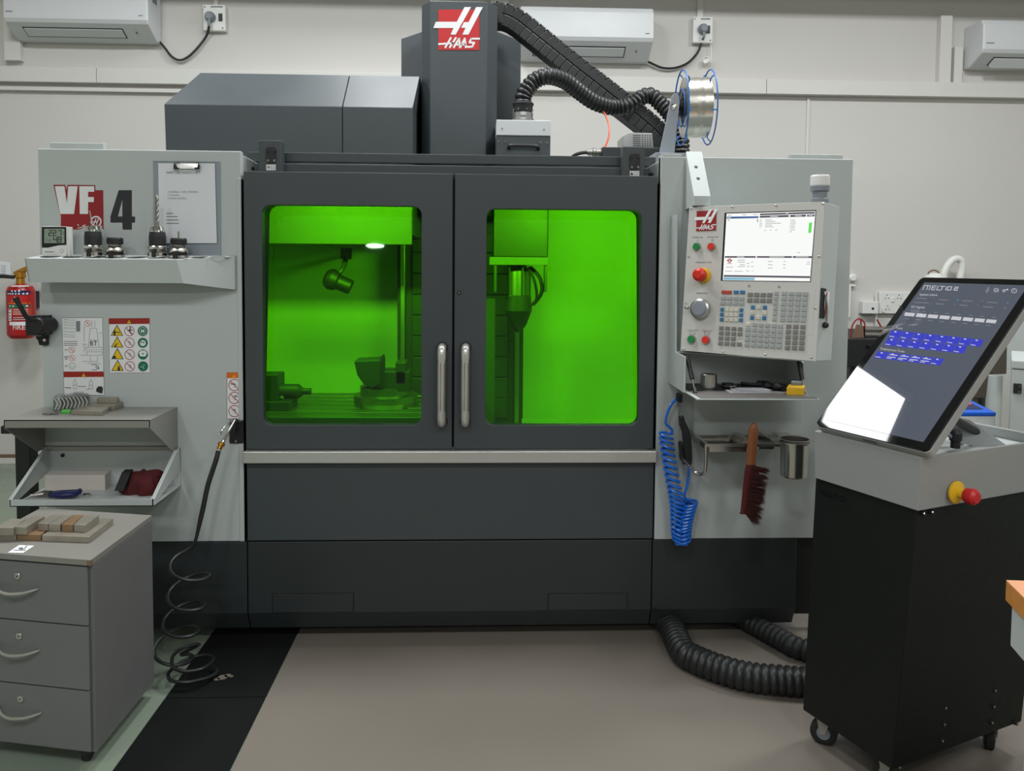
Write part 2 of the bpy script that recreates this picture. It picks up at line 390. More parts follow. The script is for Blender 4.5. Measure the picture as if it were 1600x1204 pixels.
# ------------------------------------------------------------------ air conditioners
def aircon(x0, x1, yt, ym, yb, label, openlouvre=False):
    YF_ = WY-.235
    xc = (x0+x1)/2
    X0, X1 = U(x0, ym, Y=YF_).x, U(x1, ym, Y=YF_).x
    zt, zm, zb_ = U(xc, yt, Y=YF_).z, U(xc, ym, Y=YF_).z, U(xc, yb, Y=WY-.07).z
    t = thing('air_conditioner', label, 'air conditioner', ((X0+X1)/2, WY-.12, zb_), 'air conditioners on the back wall')
    prof = [(WY-.002, zb_), (WY-.07, zb_), (YF_+.015, zm-.012), (YF_, zm+.012), (YF_+.004, zt-.04), (YF_+.03, zt), (WY-.002, zt)]
    bb = B(); bb.prism([(X0, y, z) for y, z in prof], (X1-X0, 0, 0), 'ac_white'); mk('body', bb, t, .012, seg=3)
    # louvre on the slanted underside
    p0 = Vector((0, YF_+.015, zm-.012)); p1 = Vector((0, WY-.07, zb_)); d = p1-p0; nn = Vector((0, d.z, -d.y)).normalized()
    if nn.y > 0: nn = -nn
    W_ = X1-X0
    def on(fx, fy, h=.0012): q = p0+d*fy+nn*h; return (X0+W_*fx, q.y, q.z)
    bb = B()
    xa, xb, fa, fb = .10, .80, .26, .80
    bb.stroke([(xa, fa), (xb, fa), (xb, fb), (xa, fb), (xa, fa)], .0, 'black', on)
    for q in [(xa, fa, xb, fa+.08), (xa, fb-.08, xb, fb), (xa, fa, xa+.009, fb), (xb-.009, fa, xb, fb)]:
        bb.rc(*q, 'black' if not openlouvre else 'black', on)
    mk('louvre_slot', bb, t)
    bb = B(); bb.hexa([on(xa+.008, fa+.06, .001), on(xb-.008, fa+.06, .001), on(xb-.008, fb-.06, .001), on(xa+.008, fb-.06, .001)],
                      [on(xa+.008, fa+.06, .006), on(xb-.008, fa+.06, .006), on(xb-.008, fb-.06, .006 if not openlouvre else .03), on(xa+.008, fb-.06, .006 if not openlouvre else .03)], 'ac_white'); mk('louvre', bb, t)
    bb = B(); bb.disc(.885, .48, .008, 'grey_plastic', on, 12, ry=.08); mk('sensor', bb, t)
    bb = B(); F = lambda x, y: (X0+W_*x, YF_-.0012, zm+.02+y)
    bb.rc(.935, .018, .965, .024, 'ink_grey', F); mk('badge', bb, t)
    bb = B(); bb.rc(.02, .03, .07, .036, 'ink_grey', F); mk('badge', bb, t)
    bb = B()
    for s in range(7): bb.box(X1-.001, X1+.0035, WY-.16+s*.012, WY-.155+s*.012, zt-.2, zt-.05, 'grey_plastic')
    mk('side_grille', bb, t)
    return t
aircon(4, 231, -52, 32, 64, 'white wall air conditioner at the upper left with its grey side grille in view')
aircon(813, 1022, 9, 60, 95, 'white wall air conditioner behind the black cable carrier')
aircon(1536, 1780, 31, 81, 109, 'white wall air conditioner at the upper right, cut by the frame edge', True)

def socket_cord(x0, y0, x1, y1, px, py, cord, label, clabel, big=None):
    Ys = WY-.045; X0, X1, Z0, Z1 = rect(x0, y0, x1, y1, Ys)
    t = thing('wall_socket', label, 'socket', ((X0+X1)/2, WY, Z0))
    bb = B(); bb.box(X0, X1, Ys, WY-.001, Z0, Z1, 'white_plastic'); mk('box', bb, t, .006)
    f = lambda x, y: U(x, y, Y=Ys-.0012)
    w_ = x1-x0
    bb = B(); bb.box(U(x1-.22*w_-3, 0, Y=Ys).x, U(x1-.22*w_+3, 0, Y=Ys).x, Ys-.006, Ys, U(px, py+6, Y=Ys).z, U(px, py-6, Y=Ys).z, 'black'); mk('switch', bb, t, .002)
    bb = B()
    for (q, r) in [(x0+3, y0+3.5), (x1-4, y1-4)]: bb.disc(q, r, 1.3, 'ink_grey', f, 8)
    bb.rc(x0+12, y0+2.5, x1-4, y0+4.5, 'ink_grey', f); mk('print', bb, t)
    c = U(px, py, Y=Ys)
    k = thing('power_plug', clabel, 'plug', tuple(c))
    bb = B(); bb.lathe(c+Vector((0, -.001, 0)), (0, -1, 0), [(0, .036), (.012, .037), (.03, .033), (.045, .022)], 'grey_plastic', 18)
    bb.tube([c+Vector((0, -.03, -.01)), c+Vector((0, -.035, -.05)), c+Vector((0, -.032, -.07))], .010, 'grey_plastic', 8); mk('plug_body', bb, k)
    bb = B(); bb.tube([c+Vector((0, -.032, -.065))]+[U(a, q, Y=WY-.03) for a, q in cord], .0085, 'hose_black', 7); mk('cord', bb, k)
socket_cord(317, 7, 352, 48, 329, 27, [(323, 55), (310, 73), (295, 88), (281, 94), (268, 88), (257, 74), (247, 64), (238, 65)], 'white wall socket box at the upper left, beside the air conditioner', 'grey round plug with black cord looping to the upper left air conditioner')
socket_cord(1083, 26, 1114, 67, 1098, 46, [(1097, 64), (1090, 82), (1075, 98), (1055, 106), (1035, 106), (1018, 99), (1008, 94)], 'white wall socket box above the wire spool', 'grey round plug with black cord running to the middle air conditioner')
t = thing('hanging_cap', 'small white round cap dangling on a cord under the wall socket', 'cap', tuple(U(1107, 100, Y=WY-.04)))
b = B(); b.lathe(U(1105, 95, Y=WY-.04), (-.5, -.7, .1), [(0, .022), (.02, .026), (.022, .02), (.01, .018)], 'white_plastic', 14); mk('cap', b, t)
b = B(); b.tube([U(1110, 60, Y=WY-.04), U(1111, 80, Y=WY-.03), U(1110, 97, Y=WY-.04), U(1106, 97, Y=WY-.04)], .004, 'white_plastic', 5); mk('cord', b, t)

# ================================================================== the milling machine
ZB, ZJ, ZS, ZP = .052, .405, .715, 1.886
DX0, DXC, DX1 = -.886, -.103, .670
XA, XB = -1.640, 1.430
mach = thing('milling_machine', 'large grey milling machine with green window doors and white side panels', 'machine', (-.1, .9, 0))
P = lambda name, bb, bev=0.0, **k: mk(name, bb, mach, bev, **k)
# white side panels with a folded inner edge, and the body behind them
b = B(); b.box(XA, DX0-.012, 0, .03, ZJ, ZP, 'light_paint'); b.box(DX0-.03, DX0-.012, -.004, .03, ZJ, ZP-.10, 'light_paint')
P('left_panel', b, .003)
b = B(); b.box(DX1+.012, XB, 0, .03, ZJ, ZP, 'light_paint'); b.box(DX1+.012, DX1+.10, -.006, .03, ZJ, ZP-.0, 'light_paint')
P('right_panel', b, .003)
b = B(); b.box(XA, XA+.03, .03, 1.75, ZJ, ZP, 'light_paint'); P('left_side', b, .003)
b = B(); b.box(XB-.03, XB, .03, 1.75, ZJ, ZP, 'light_paint'); P('right_side', b, .003)
b = B(); b.box(XA, XB, 1.75, 1.79, ZB, ZP, 'light_paint'); P('rear_panel', b, .003)
b = B(); X0, X1, Z0, Z1 = rect(82, 224, 165, 233, .35); b.box(X0, X1, .33, .36, ZP-.1, Z1, 'light_paint'); P('rear_flange', b, .002)
b = B(); X0, X1, Z0, Z1 = rect(1233, 242, 1314, 249, .35); b.box(X0, X1, .33, .36, ZP-.1, Z1, 'light_paint'); P('rear_flange', b, .002)
# folded shoulders at the door opening
b = B(); b.hexa([(DX0-.028, .0, ZP-.1), (DX0+.01, .16, ZP-.1), (DX0+.01, .19, ZP-.1), (DX0-.04, .03, ZP-.1)], [(DX0-.028, .0, ZP-.002), (DX0+.05, .16, ZP-.05), (DX0+.05, .19, ZP-.05), (DX0-.04, .03, ZP-.002)], 'light_paint')
for dz in (.03, .05):
    c = Vector((DX0+.001, .05+dz, ZP-.055)); b.lathe(c, (.95, -.3, 0), [(0, .007), (.012, .007)], 'black', 10)
P('shoulder', b, .002)
b = B(); b.hexa([(DX1-.02, .16, ZP-.1), (DX1+.03, .0, ZP-.1), (DX1+.04, .03, ZP-.1), (DX1-.02, .19, ZP-.1)], [(DX1-.05, .16, ZP-.05), (DX1+.03, .0, ZP-.002), (DX1+.04, .03, ZP-.002), (DX1-.05, .19, ZP-.05)], 'light_paint')
for dz in (.03, .05):
    c = Vector((DX1-.002, .05+dz, ZP-.06)); b.lathe(c, (-.95, -.3, 0), [(0, .007), (.012, .007)], 'black', 10)
P('shoulder', b, .002)
# lower front
b = B(); b.box(DX0, DX1+.006, -.005, .03, ZJ+.003, ZS-.002, 'dark_paint'); P('lower_panel', b, .003)
def skirt(x0, x1, name='skirt_panel'):
    bb = B(); bb.prism([(x0, 0, ZJ-.003), (x0, -.002, .125), (x0, .03, ZB), (x0, .06, ZB), (x0, .06, ZJ-.003)], (x1-x0, 0, 0), 'darker_paint'); P(name, bb, .002)
skirt(XA+.02, DX0-.004); skirt(DX0, DX1+.004); skirt(DX1+.008, 1.25)
X0, X1, Z0, Z1 = rect(427, 927, 552, 968, 0)
for (xa, xb, ya, yb) in [(427, 552, 927, 962), (857, 979, 927, 958)]:
    X0, X1, Z0, Z1 = rect(xa, ya, xb, yb, 0); Z0 = .128
    bb = B()
    for q in [(X0-.004, X1+.004, Z1, Z1+.004), (X1, X1+.004, Z0, Z1), (X0-.004, X0, Z0, Z1)]: bb.box(q[0], q[1], -.0035, .0, q[2], q[3], 'black')
    bb.box(X0, X1, -.006, .0, Z0, Z1, 'darker_paint')
    P('access_flap', bb, .001)
b = B(); c = U(1023, 951, Y=0); b.lathe(c, (0, -1, 0), [(0, .008), (.004, .008)], 'black', 10); P('plug_button', b)
for x in (-1.3, -.3, .6, 1.15):
    b = B(); b.cyl((x, .35, 0), (x, .35, .02), .05, 'black'); b.cyl((x, .35, .02), (x, .35, ZB+.1), .02, 'steel_dull'); P('levelling_foot', b)
b = B(); b.box(XA+.05, 1.22, .5, 1.7, ZB+.03, ZJ, 'darker_paint'); P('base', b)
b = B(); b.box(XA+.04, XB-.04, .065, .09, ZB+.02, ZS+.02, 'black'); b.box(DX0-.04, DX0+.006, .045, .06, ZJ, ZP-.1, 'black'); b.box(DX1-.006, DX1+.03, .045, .06, ZJ, ZP-.1, 'black'); P('gap_backing', b)  # black backing added behind panel gaps so the bright background stays hidden
# steel sill bar
b = B(); b.box(DX0-.004, DX1+.01, -.036, .01, ZS, .760, 'bar_steel'); P('sill_bar', b, .003)
# doors
ZD0, ZD1 = .763, 1.811
def door(x0, x1, gx0, gx1, gy0, gy1, handle_px, label):
    inner = None
    G0, G1, H0, H1 = rect(gx0, gy0, gx1, gy1, -.012)
    inner = rrect(G0, G1, H0, H1, .034)
    bb = B(); holed(bb, x0, x1, ZD0, ZD1, inner, -.012, .028, 'dark_paint'); d = P('door', bb, .0025)
    # rubber lip, then the pane leaning slightly back at its top
    bb = B(); I = rrect(G0-.012, G1+.012, H0-.012, H1+.012, .04)
    tl = lambda x, z, o: (x, .03+o+(z-H0)*.105, z)
    bb.hexa([tl(x, z, 0) for x, z in I], [tl(x, z, .008) for x, z in I], 'green_glass')
    g = mk('window_pane', bb, d)
    I2 = rrect(G0-.005, G1+.005, H0-.005, H1+.005, .036)
    bb = B(); bb.ring([[Vector((x, .018, z)) for x, z in I2], [Vector(tl(x, z, .004)) for x, z in I2]], 'black_rubber', True, cap=False); mk('window_gasket', bb, d)
    # tubular handle on two bent ends
    hx, hy0, hy1 = handle_px
    c0, c1 = U(hx, hy0, Y=-.05), U(hx, hy1, Y=-.05); zc0, zc1, xx = c0.z, c1.z, (c0.x+c1.x)/2
    bb = B(); R_ = .016
    bb.tube([(xx, -.012, zc0-.018), (xx, -.035, zc0-.016), (xx, -.052, zc0-.028), (xx, -.055, zc0-.06)], R_, 'bar_steel', 14, 5)
    bb.tube([(xx, -.055, zc0-.06), (xx, -.057, (zc0+zc1)/2), (xx, -.055, zc1+.06)], R_*.93, 'bar_steel', 14, 3)
    bb.tube([(xx, -.055, zc1+.06), (xx, -.052, zc1+.028), (xx, -.035, zc1+.016), (xx, -.012, zc1+.018)], R_, 'bar_steel', 14, 5)
    for k in range(6):
        a = 2*math.pi*k/6+.3
        bb.tube([(xx+R_*.93*math.cos(a), -.056+R_*.93*math.sin(a), zc0-.07), (xx+R_*.93*math.cos(a), -.056+R_*.93*math.sin(a), zc1+.07)], .0018, 'steel_dull', 5, 1)
    mk('handle', bb, d)
    bb = B()
    for z in (zc0-.018, zc1+.018): bb.lathe((xx, -.012, z), (0, -1, 0), [(0, .022), (.005, .021)], 'black_rubber', 16)
    mk('handle_rosette', bb, d)
    return d
dl = door(DX0, DXC-.004, 410.5, 658.5, 321, 664, (690, 537, 669), '')
dr = door(DXC+.004, DX1, 759.5, 1000, 327, 664, (727, 537, 669), '')
b = B(); c = U(717.5, 457, Y=-.012); b.lathe(c, (0, -1, 0), [(0, .008, 'black'), (.004, .007, 'black'), (.004, .004, 'steel'), (.006, .003)], 'steel', 12); mk('lock_cylinder', b, dr)
b = B(); b.box(DXC-.03, DXC+.03, .03, .045, ZD0, ZD1, 'black'); P('door_seal', b)
# header beams over the doors
Yh = .12
X0, X1, Z0, Z1 = rect(440, 241, 976, 256, Yh)
b = B(); b.box(DX0-.02, DX1+.02, Yh, Yh+.12, U(708, 256, Y=Yh).z, U(708, 241, Y=Yh).z, 'dark_paint'); P('header_beam', b, .003)
b = B(); b.box(DX0-.02, DX1+.02, Yh-.03, Yh+.08, ZD1-.06, U(708, 258.5, Y=Yh-.03).z, 'dark_paint'); P('header_rail', b, .003)
for (x0, y0, x1, y1) in [(404, 219, 440, 268), (973, 229, 1007, 276)]:
    Yb = .05; X0, X1, Z0, Z1 = rect(x0, y0, x1, y1, Yb)
    bb = B(); bb.box(X0, X1, Yb, Yb+.05, Z0-.03, Z1, 'dark_paint'); hb = P('hanger_bracket', bb, .003)
    xm = (x0+x1)/2+2; yy = y0+24
    bb = B(); A0, A1, B0, B1 = rect(xm-9, yy-13, xm+8, yy+12, Yb)
    bb.prism([(x, Yb-.003, z) for x, z in rrect(A0, A1, B0, B1, .012, 3)], (0, .003, 0), 'black'); mk('slot', bb, hb)
    for dx, dy in ((-5, 8), (5, 8), (-5, -7), (5, -7)):
        bb = B(); bb.lathe(U(xm+dx, yy+dy, Y=Yb-.003), (0, -1, 0), [(0, .006), (.004, .005)], 'chrome' if dy > 0 else 'black', 8)
        mk('bolt', bb, hb)
    bb = B(); f = lambda x, y: U(x, y, Y=Yb-.002); xl = xm-1
    bb.rc(xl-7, yy+14, xl+8, yy+23, 'white_print', f); bb.text('CE', 7, 'ink', f, xl+3.5, yy+18.5, sx=.9); bb.disc(xl-3.6, yy+18.5, 2.4, 'ink', f, 8); mk('label', bb, hb)
# --- spindle head cover with badge
def logo(bb, f, red):
    bb.rc(45, 15, 109, 78, red, lambda x, y: f(x, y, 0))
    g = lambda x, y: f(x, y, .0008)
    bb.pl([(37, 43.7), (41, 34), (73.8, 34), (85.8, 11), (96, 11), (72, 54), (64, 54), (68.6, 43.7)], 'white_print', g)
    bb.pl([(80.5, 43.5), (85, 34.6), (92.2, 34.6), (104, 11), (114.5, 11), (92, 54), (82.5, 54), (87.4, 43.5)], 'white_print', g)
    for st in [[(55.8, 74), (64.5, 59)], [(45.5, 68.8), (68, 67.4)], [(62.8, 74), (72.3, 59)], [(69, 74), (77.5, 60)], [(77.5, 60), (78.6, 74)], [(73, 69.5), (78.5, 69.5)],
               [(79.2, 74), (86.2, 60)], [(86.2, 60), (87.8, 74)], [(82, 69.5), (87, 69.5)], [(109, 60.4), (96.5, 60.4), (93.5, 66.2), (101, 66.6), (97.6, 73), (90, 73.2)]]:
        bb.stroke(st, 2.9, 'white_print', g)
Yc = .78
b = B(); xs = [659, 671.5, 760, 776.5]
Xs = [U(xs[0], 120, Y=Yc+.07).x, U(xs[1], 120, Y=Yc).x, U(xs[2], 120, Y=Yc).x, U(xs[3], 120, Y=Yc+.07).x]
zc0 = 1.70; zcf = U(715, 1.5, Y=Yc).z; zcb = U(668, 10, Y=Yc+.07).z
foot = [(Xs[0], Yc+.45, zc0), (Xs[0], Yc+.07, zc0), (Xs[1], Yc, zc0), (Xs[2], Yc, zc0), (Xs[3], Yc+.07, zc0), (Xs[3], Yc+.45, zc0)]
top = [(p[0], p[1], zcf) for p in foot]
b.hexa(foot, top, 'dark_paint'); hc = P('head_cover', b, .004)
b = B(); logo(b, lambda x, y, h: U(640+x, y, Y=Yc-.0015-h), 'red_print'); mk('badge', b, hc)
# --- column cover behind
Yk = 1.28
k0, k1 = U(627, 60, Y=Yk).x, U(814, 65, Y=Yk).x; zk0 = U(627, 60, Y=Yk).z; zkm = U(715, 42, Y=Yk).z
b = B(); b.prism([(k0, Yk, 1.5), (k1, Yk, 1.5), (k1, Yk, zk0), ((k0+k1)/2+.14, Yk, zkm), ((k0+k1)/2-.14, Yk, zkm), (k0, Yk, zk0)], (0, .42, 0), 'dark_paint'); P('column_cover', b, .004)
# --- tool changer cover
Yt = .60
tx0, txm, tx1 = U(257, 190, Y=Yt).x, U(535, 190, Y=Yt).x, U(645, 190, Y=Yt).x
ztm = U(450, 165.5, Y=Yt).z
Ys2 = Yt+.20; zt2 = U(450, 116, Y=Ys2).z
for (xa, xb) in [(tx0, txm-.0015), (txm+.0015, tx1)]:
    bb = B(); sl = .02 if xa == tx0 else 0
    sr = .01 if xb == tx1 else 0
    bb.hexa([(xa+.012 if sl else xa, Yt, 1.60), (xb, Yt, 1.60), (xb, Yt+.75, 1.60), (xa+.012 if sl else xa, Yt+.75, 1.60)],
            [(xa, Yt, ztm), (xb, Yt, ztm), (xb, Yt+.75, ztm), (xa, Yt+.75, ztm)], 'dark_paint')
    bb.hexa([(xa, Yt, ztm), (xb, Yt, ztm), (xb, Yt+.75, ztm), (xa, Yt+.75, ztm)],
            [(xa+sl*4.6, Ys2, zt2), (xb+sr*1.5, Ys2, zt2), (xb+sr*1.5, Yt+.72, zt2), (xa+sl*4.6, Yt+.72, zt2)], 'dark_paint')
    P('tool_changer_cover', bb, .002)
b = B(); b.cyl((U(603, 117, Y=1.1).x, 1.1, zt2-.02), (U(603, 117, Y=1.1).x, 1.1, zt2+.03), .004, 'black', n=6); P('antenna', b)

# ------------------------------------------------------------------ inside the enclosure
Yi = 1.42
b = B(); b.box(-1.50, -.38, Yi, Yi+.03, .45, 1.86, 'light_paint'); P('inner_back_panel', b)
b = B(); b.box(.24, 1.30, Yi, Yi+.03, .45, 1.86, 'light_paint'); P('inner_back_panel', b)
b = B(); b.box(-1.50, -1.47, .05, Yi, .45, 1.86, 'light_paint'); P('inner_side_panel', b)
b = B(); b.box(1.27, 1.30, .05, Yi, .45, 1.86, 'light_paint'); P('inner_side_panel', b)
b = B(); b.hexa([(-1.5, .05, .45), (1.3, .05, .45), (1.3, Yi, .45), (-1.5, Yi, .45)], [(-1.5, .05, .47), (1.3, .05, .47), (1.3, Yi, .60), (-1.5, Yi, .60)], 'light_paint'); P('chip_pan', b)
zl0 = U(500, 381, Y=.59).z
b = B(); b.box(tx0+.01, tx1-.001, .575, .597, zl0, 1.72, 'header_grey'); P('inner_header', b, .002)
# dark column ways
cx0, cx1 = U(621, 500, Y=1.2).x, U(816, 560, Y=1.2).x
b = B(); b.box(cx0, cx1, 1.2, 1.5, .47, 1.9, 'darker_paint')
for x in (cx0+.03, cx1-.03): b.box(x-.012, x+.012, 1.17, 1.2, .6, 1.7, 'steel_dull')
for k in range(9): b.box(cx0+.08, cx1-.08, 1.18-.004*(k % 2), 1.2, .65+k*.11, .755+k*.11, 'darker_paint')
P('column', b, .003)
# spindle head and laser deposition nozzle
Yh2 = .72
X0, X1, Z0, Z1 = rect(772, 300, 857, 402, Yh2)
b = B(); b.box(X0, X1, Yh2, 1.2, Z0, 1.9, 'darker_paint'); P('spindle_head', b, .006)
b = B(); za, zz = U(812, 414, Y=Yh2).z, Z0; b.box(X0-.02, X1, Yh2-.01, 1.0, za, zz+.001, 'inner_grey'); P('head_plate', b, .002)
b = B()
for x in (774, 853):
    q = rect(x-2, 414, x+2, 456, Yh2); b.box(q[0], q[1], Yh2, Yh2+.06, q[2], q[3]+.01, 'steel')
P('head_post', b)
cz = lambda y: U(812, y, Y=Yh2).z
cxn = U(810, 460, Y=Yh2+.1).x
b = B(); b.lathe((cxn, Yh2+.1, za), (0, 0, -1), [(0, .034, 'steel_dull'), (.03, .05, 'steel_dull'), (.145, .052, 'darker_paint'), (.15, .062, 'darker_paint'), (.22, .066, 'black'), (.29, .040, 'black'), (.325, .012)], 'black', 22)
for a in range(5):
    t_ = a*1.25; b.cyl((cxn+.055*math.cos(t_), Yh2+.1+.055*math.sin(t_), za-.01), (cxn+.055*math.cos(t_), Yh2+.1+.055*math.sin(t_), za-.17), .006, 'chrome', n=8)
P('deposition_nozzle', b)
b = B(); b.tube([(cxn+.055, Yh2+.08, za-.01), (cxn+.10, Yh2+.06, za-.06), (cxn+.11, Yh2+.06, za-.13), (cxn+.07, Yh2+.07, za-.19)], .009, 'black', 7)
b.tube([(cxn+.045, Yh2+.05, za-.01), (cxn+.075, Yh2+.04, za-.08), (cxn+.085, Yh2+.05, za-.16), (cxn+.05, Yh2+.06, za-.2)], .007, 'black', 7); P('nozzle_cable', b)
# table with T-slots
zt_ = U(500, 628, Y=.55).z
yt0 = .42
b = B(); z1 = U(530, 652, Y=yt0).z
b.box(-1.20, .02, yt0, 1.08, z1-.10, z1-.03, 'steel_dull')
for k in range(6):
    y_ = yt0+.005+k*.112; b.box(-1.20, .02, y_, y_+.088, z1-.03, z1, 'steel_dull')
P('worktable', b, .002)
b = B(); q = rect(757, 500, 773, 655, .9); b.box(q[0], q[1], .9, .93, .6, 1.3, 'dark_paint'); P('way_wiper', b)
ZT = z1
# camera-style work light high on the left
Yw = .75; c = U(528, 438, Y=Yw)
t = thing('enclosure_spotlight', 'dark spotlight head on a bracket seen through the left green window', 'spotlight', tuple(c))
b = B(); b.lathe(U(508, 432, Y=Yw), U(546, 448, Y=Yw)-U(508, 432, Y=Yw), [(0, .03), (.012, .045), (.03, .052), (.06, .045), (.068, .036), (.115, .036), (.13, .034)], 'black', 18); mk('lamp_head', b, t)
b = B(); b.tube([U(528, 428, Y=Yw), U(536, 418, Y=Yw+.02), U(540, 405, Y=Yw+.12), U(541, 398, Y=1.36), U(541, 396, Y=Yi-.001)], .012, 'darker_paint', 8); mk('bracket', b, t)
b = B(); q_ = U(541, 396, Y=Yi); b.box(q_.x-.03, q_.x+.03, Yi-.008, Yi-.001, q_.z-.03, q_.z+.03, 'darker_paint'); mk('mount_plate', b, t)
# tailstock on the left of the table
Yv = .62; t = thing('tailstock', 'dark tailstock with stepped quill at the left end of the machine table', 'tailstock', (U(440, 630, Y=Yv).x, Yv, ZT))
def bx(bb, x0, y0, x1, y1, ya, yb, mt, zmin=None):
    q = rect(x0, y0, x1, y1, ya); bb.box(q[0], q[1], ya, yb, q[2] if zmin is None else zmin, q[3], mt)
b = B(); bx(b, 400, 628, 452, 640, Yv-.05, Yv+.12, 'darker_paint', ZT); mk('base', b, t, .003)
b = B(); bx(b, 396, 586, 434, 630, Yv-.03, Yv+.1, 'darker_paint', ZT+.03); mk('riser', b, t, .003)
b = B(); p0, p1 = U(418, 611, Y=Yv+.03), U(467, 611, Y=Yv+.03); b.lathe(p0, (1, 0, 0), [(0, .034), (p1.x-p0.x, .034), (p1.x-p0.x+.02, .015), (p1.x-p0.x+.055, .015)], 'darker_paint', 18); mk('quill', b, t)
b = B(); b.lathe(U(440, 628, Y=Yv), (0, 0, 1), [(0, .012), (.02, .014), (.03, .008)], 'darker_paint', 10); mk('bolt', b, t)
# trunnion rotary table
Yr = .62; t = thing('rotary_table', 'two-axis rotary trunnion table standing on the machine table', 'rotary table', (U(600, 640, Y=Yr).x, Yr, ZT))
cr = U(600, 640, Y=Yr+.05)
b = B(); b.lathe((cr.x, Yr+.12, ZT), (0, 0, 1), [(0, .145), (.02, .150), (.05, .150), (.055, .12), (.09, .12), (.095, .05)], 'steel_dull', 32); mk('turntable', b, t)
b = B(); q0, q1 = U(553, 563, Y=Yr), U(594, 602, Y=Yr)
arc = [(U(553, 564, Y=Yr).x, U(553, 564, Y=Yr).z)]
pts = [(553, 564), (594, 562), (594, 600), (580, 606), (568, 600), (558, 586)]
b.prism([U(x, y, Y=Yr-.02) for x, y in pts], (0, .14, 0), 'darker_paint'); mk('cradle', b, t, .004)
b = B(); b.prism([U(x, y, Y=Yr) for x, y in [(584, 564), (596, 556), (598, 562), (598, 606), (586, 606)]], (0, .1, 0), 'darker_paint'); mk('clamp', b, t, .003)
b = B(); bx(b, 596, 580, 640, 612, Yr+.02, Yr+.16, 'darker_paint'); bx(b, 618, 566, 634, 600, Yr+.02, Yr+.14, 'darker_paint'); bx(b, 566, 604, 640, 622, Yr+.03, Yr+.18, 'darker_paint', ZT+.09); mk('motor_housing', b, t, .004)
# ================================================================== prints on the machine's left side panel
def zq(x0, y0, k): return lambda X, Y: (x0+X/k, y0+Y/k)
def flat(Y, q=None):
    if q is None: return lambda x, y: U(x, y, Y=Y)
    return lambda X, Y_: U(*q(X, Y_), Y=Y)
q = zq(60, 270, 8.89); f0, f1, f2 = flat(-.0008, q), flat(-.0016, q), flat(-.0024, q)
b = B()
b.pl([(208, 165), (372, 165), (389, 236), (407, 165), (790, 170), (790, 240), (900, 240), (905, 785), (880, 765), (850, 785), (800, 760), (740, 775), (640, 765), (560, 785), (312, 785), (312, 577), (300, 577)], 'dark_red', f0)
b.pl([(228, 185), (362, 185), (395, 420), (415, 185), (545, 185), (495, 570), (302, 570)], 'white_print', f1)
b.pl([(568, 185), (775, 185), (775, 262), (690, 262), (690, 335), (770, 335), (770, 405), (690, 405), (690, 570), (575, 570)], 'white_print', f1)
b.disc(800, 675, 78, 'white_print', f1, 24, 58)
for st in [[(770, 715), (800, 640)], [(805, 715), (835, 640)], [(750, 680), (815, 680)]]: b.stroke(st, 14, 'white_print', f2)
rnd = random.Random(3)
for i in range(46):
    x = rnd.uniform(545, 880); y = 755+rnd.uniform(-34, 26)-abs(x-720)*.02; r = rnd.uniform(4, 13)
    b.disc(x, y, r, 'white_print', f1, 6)
P('red_model_decal', b)
b = B()
b.pl([(1165, 240), (1298, 240), (1298, 788), (1170, 788), (1165, 690)], 'ink', f0)
b.pl([(1115, 240), (1165, 240), (1165, 370), (1105, 605), (1000, 605)], 'ink', f0)
b.rc(1000, 605, 1165, 690, 'ink', f0); b.rc(1298, 605, 1342, 690, 'ink', f0)
P('black_number_decal', b)
# safety sheets
q = zq(80, 490, 9.26)
def sheet(name, pts, edge='ink_grey'):
    bb = B(); fa = flat(-.0006, q)
    cx, cy = sum(p[0] for p in pts)/4, sum(p[1] for p in pts)/4
    bb.pl([(cx+(x-cx)*1.02, cy+(y-cy)*1.014) for x, y in pts], edge, fa); bb.pl(pts, 'white_print', flat(-.0012, q)); return bb
f1, f2, f3 = flat(-.0018, q), flat(-.0024, q), flat(-.003, q)
def prohib(bb, x, y, r, f1=f1, f2=f2, ring='pink_ring', blob=True):
    bb.disc(x, y, r, ring, f1, 20, r*.88); bb.stroke([(x-r*.66, y-r*.66), (x+r*.66, y+r*.66)], r*.11, ring, f2)
    if blob:
        for st in [[(x-r*.3, y-r*.1), (x+r*.25, y-r*.05)], [(x-.1*r, y+.3*r), (x+.35*r, y+.2*r)], [(x-.05*r, y-.45*r), (x+.1*r, y-.1*r)]]: bb.stroke(st, r*.08, 'ink_grey', f1)
def alert(bb, x, y, h, f1=f1, f2=f2):
    bb.pl([(x, y-h), (x+h*.62, y+h*.1), (x-h*.62, y+h*.1)], 'yellow_print', f1); bb.stroke([(x, y-h*.65), (x, y-.15*h)], h*.14, 'ink', f2)
b = sheet('s', [(835, 70), (1420, 66), (1430, 850), (848, 855)])
b.pl([(832, 68), (1420, 66), (1422, 145), (834, 150)], 'brick_red', f1); alert(b, 1127, 133, 46, f2, f3)
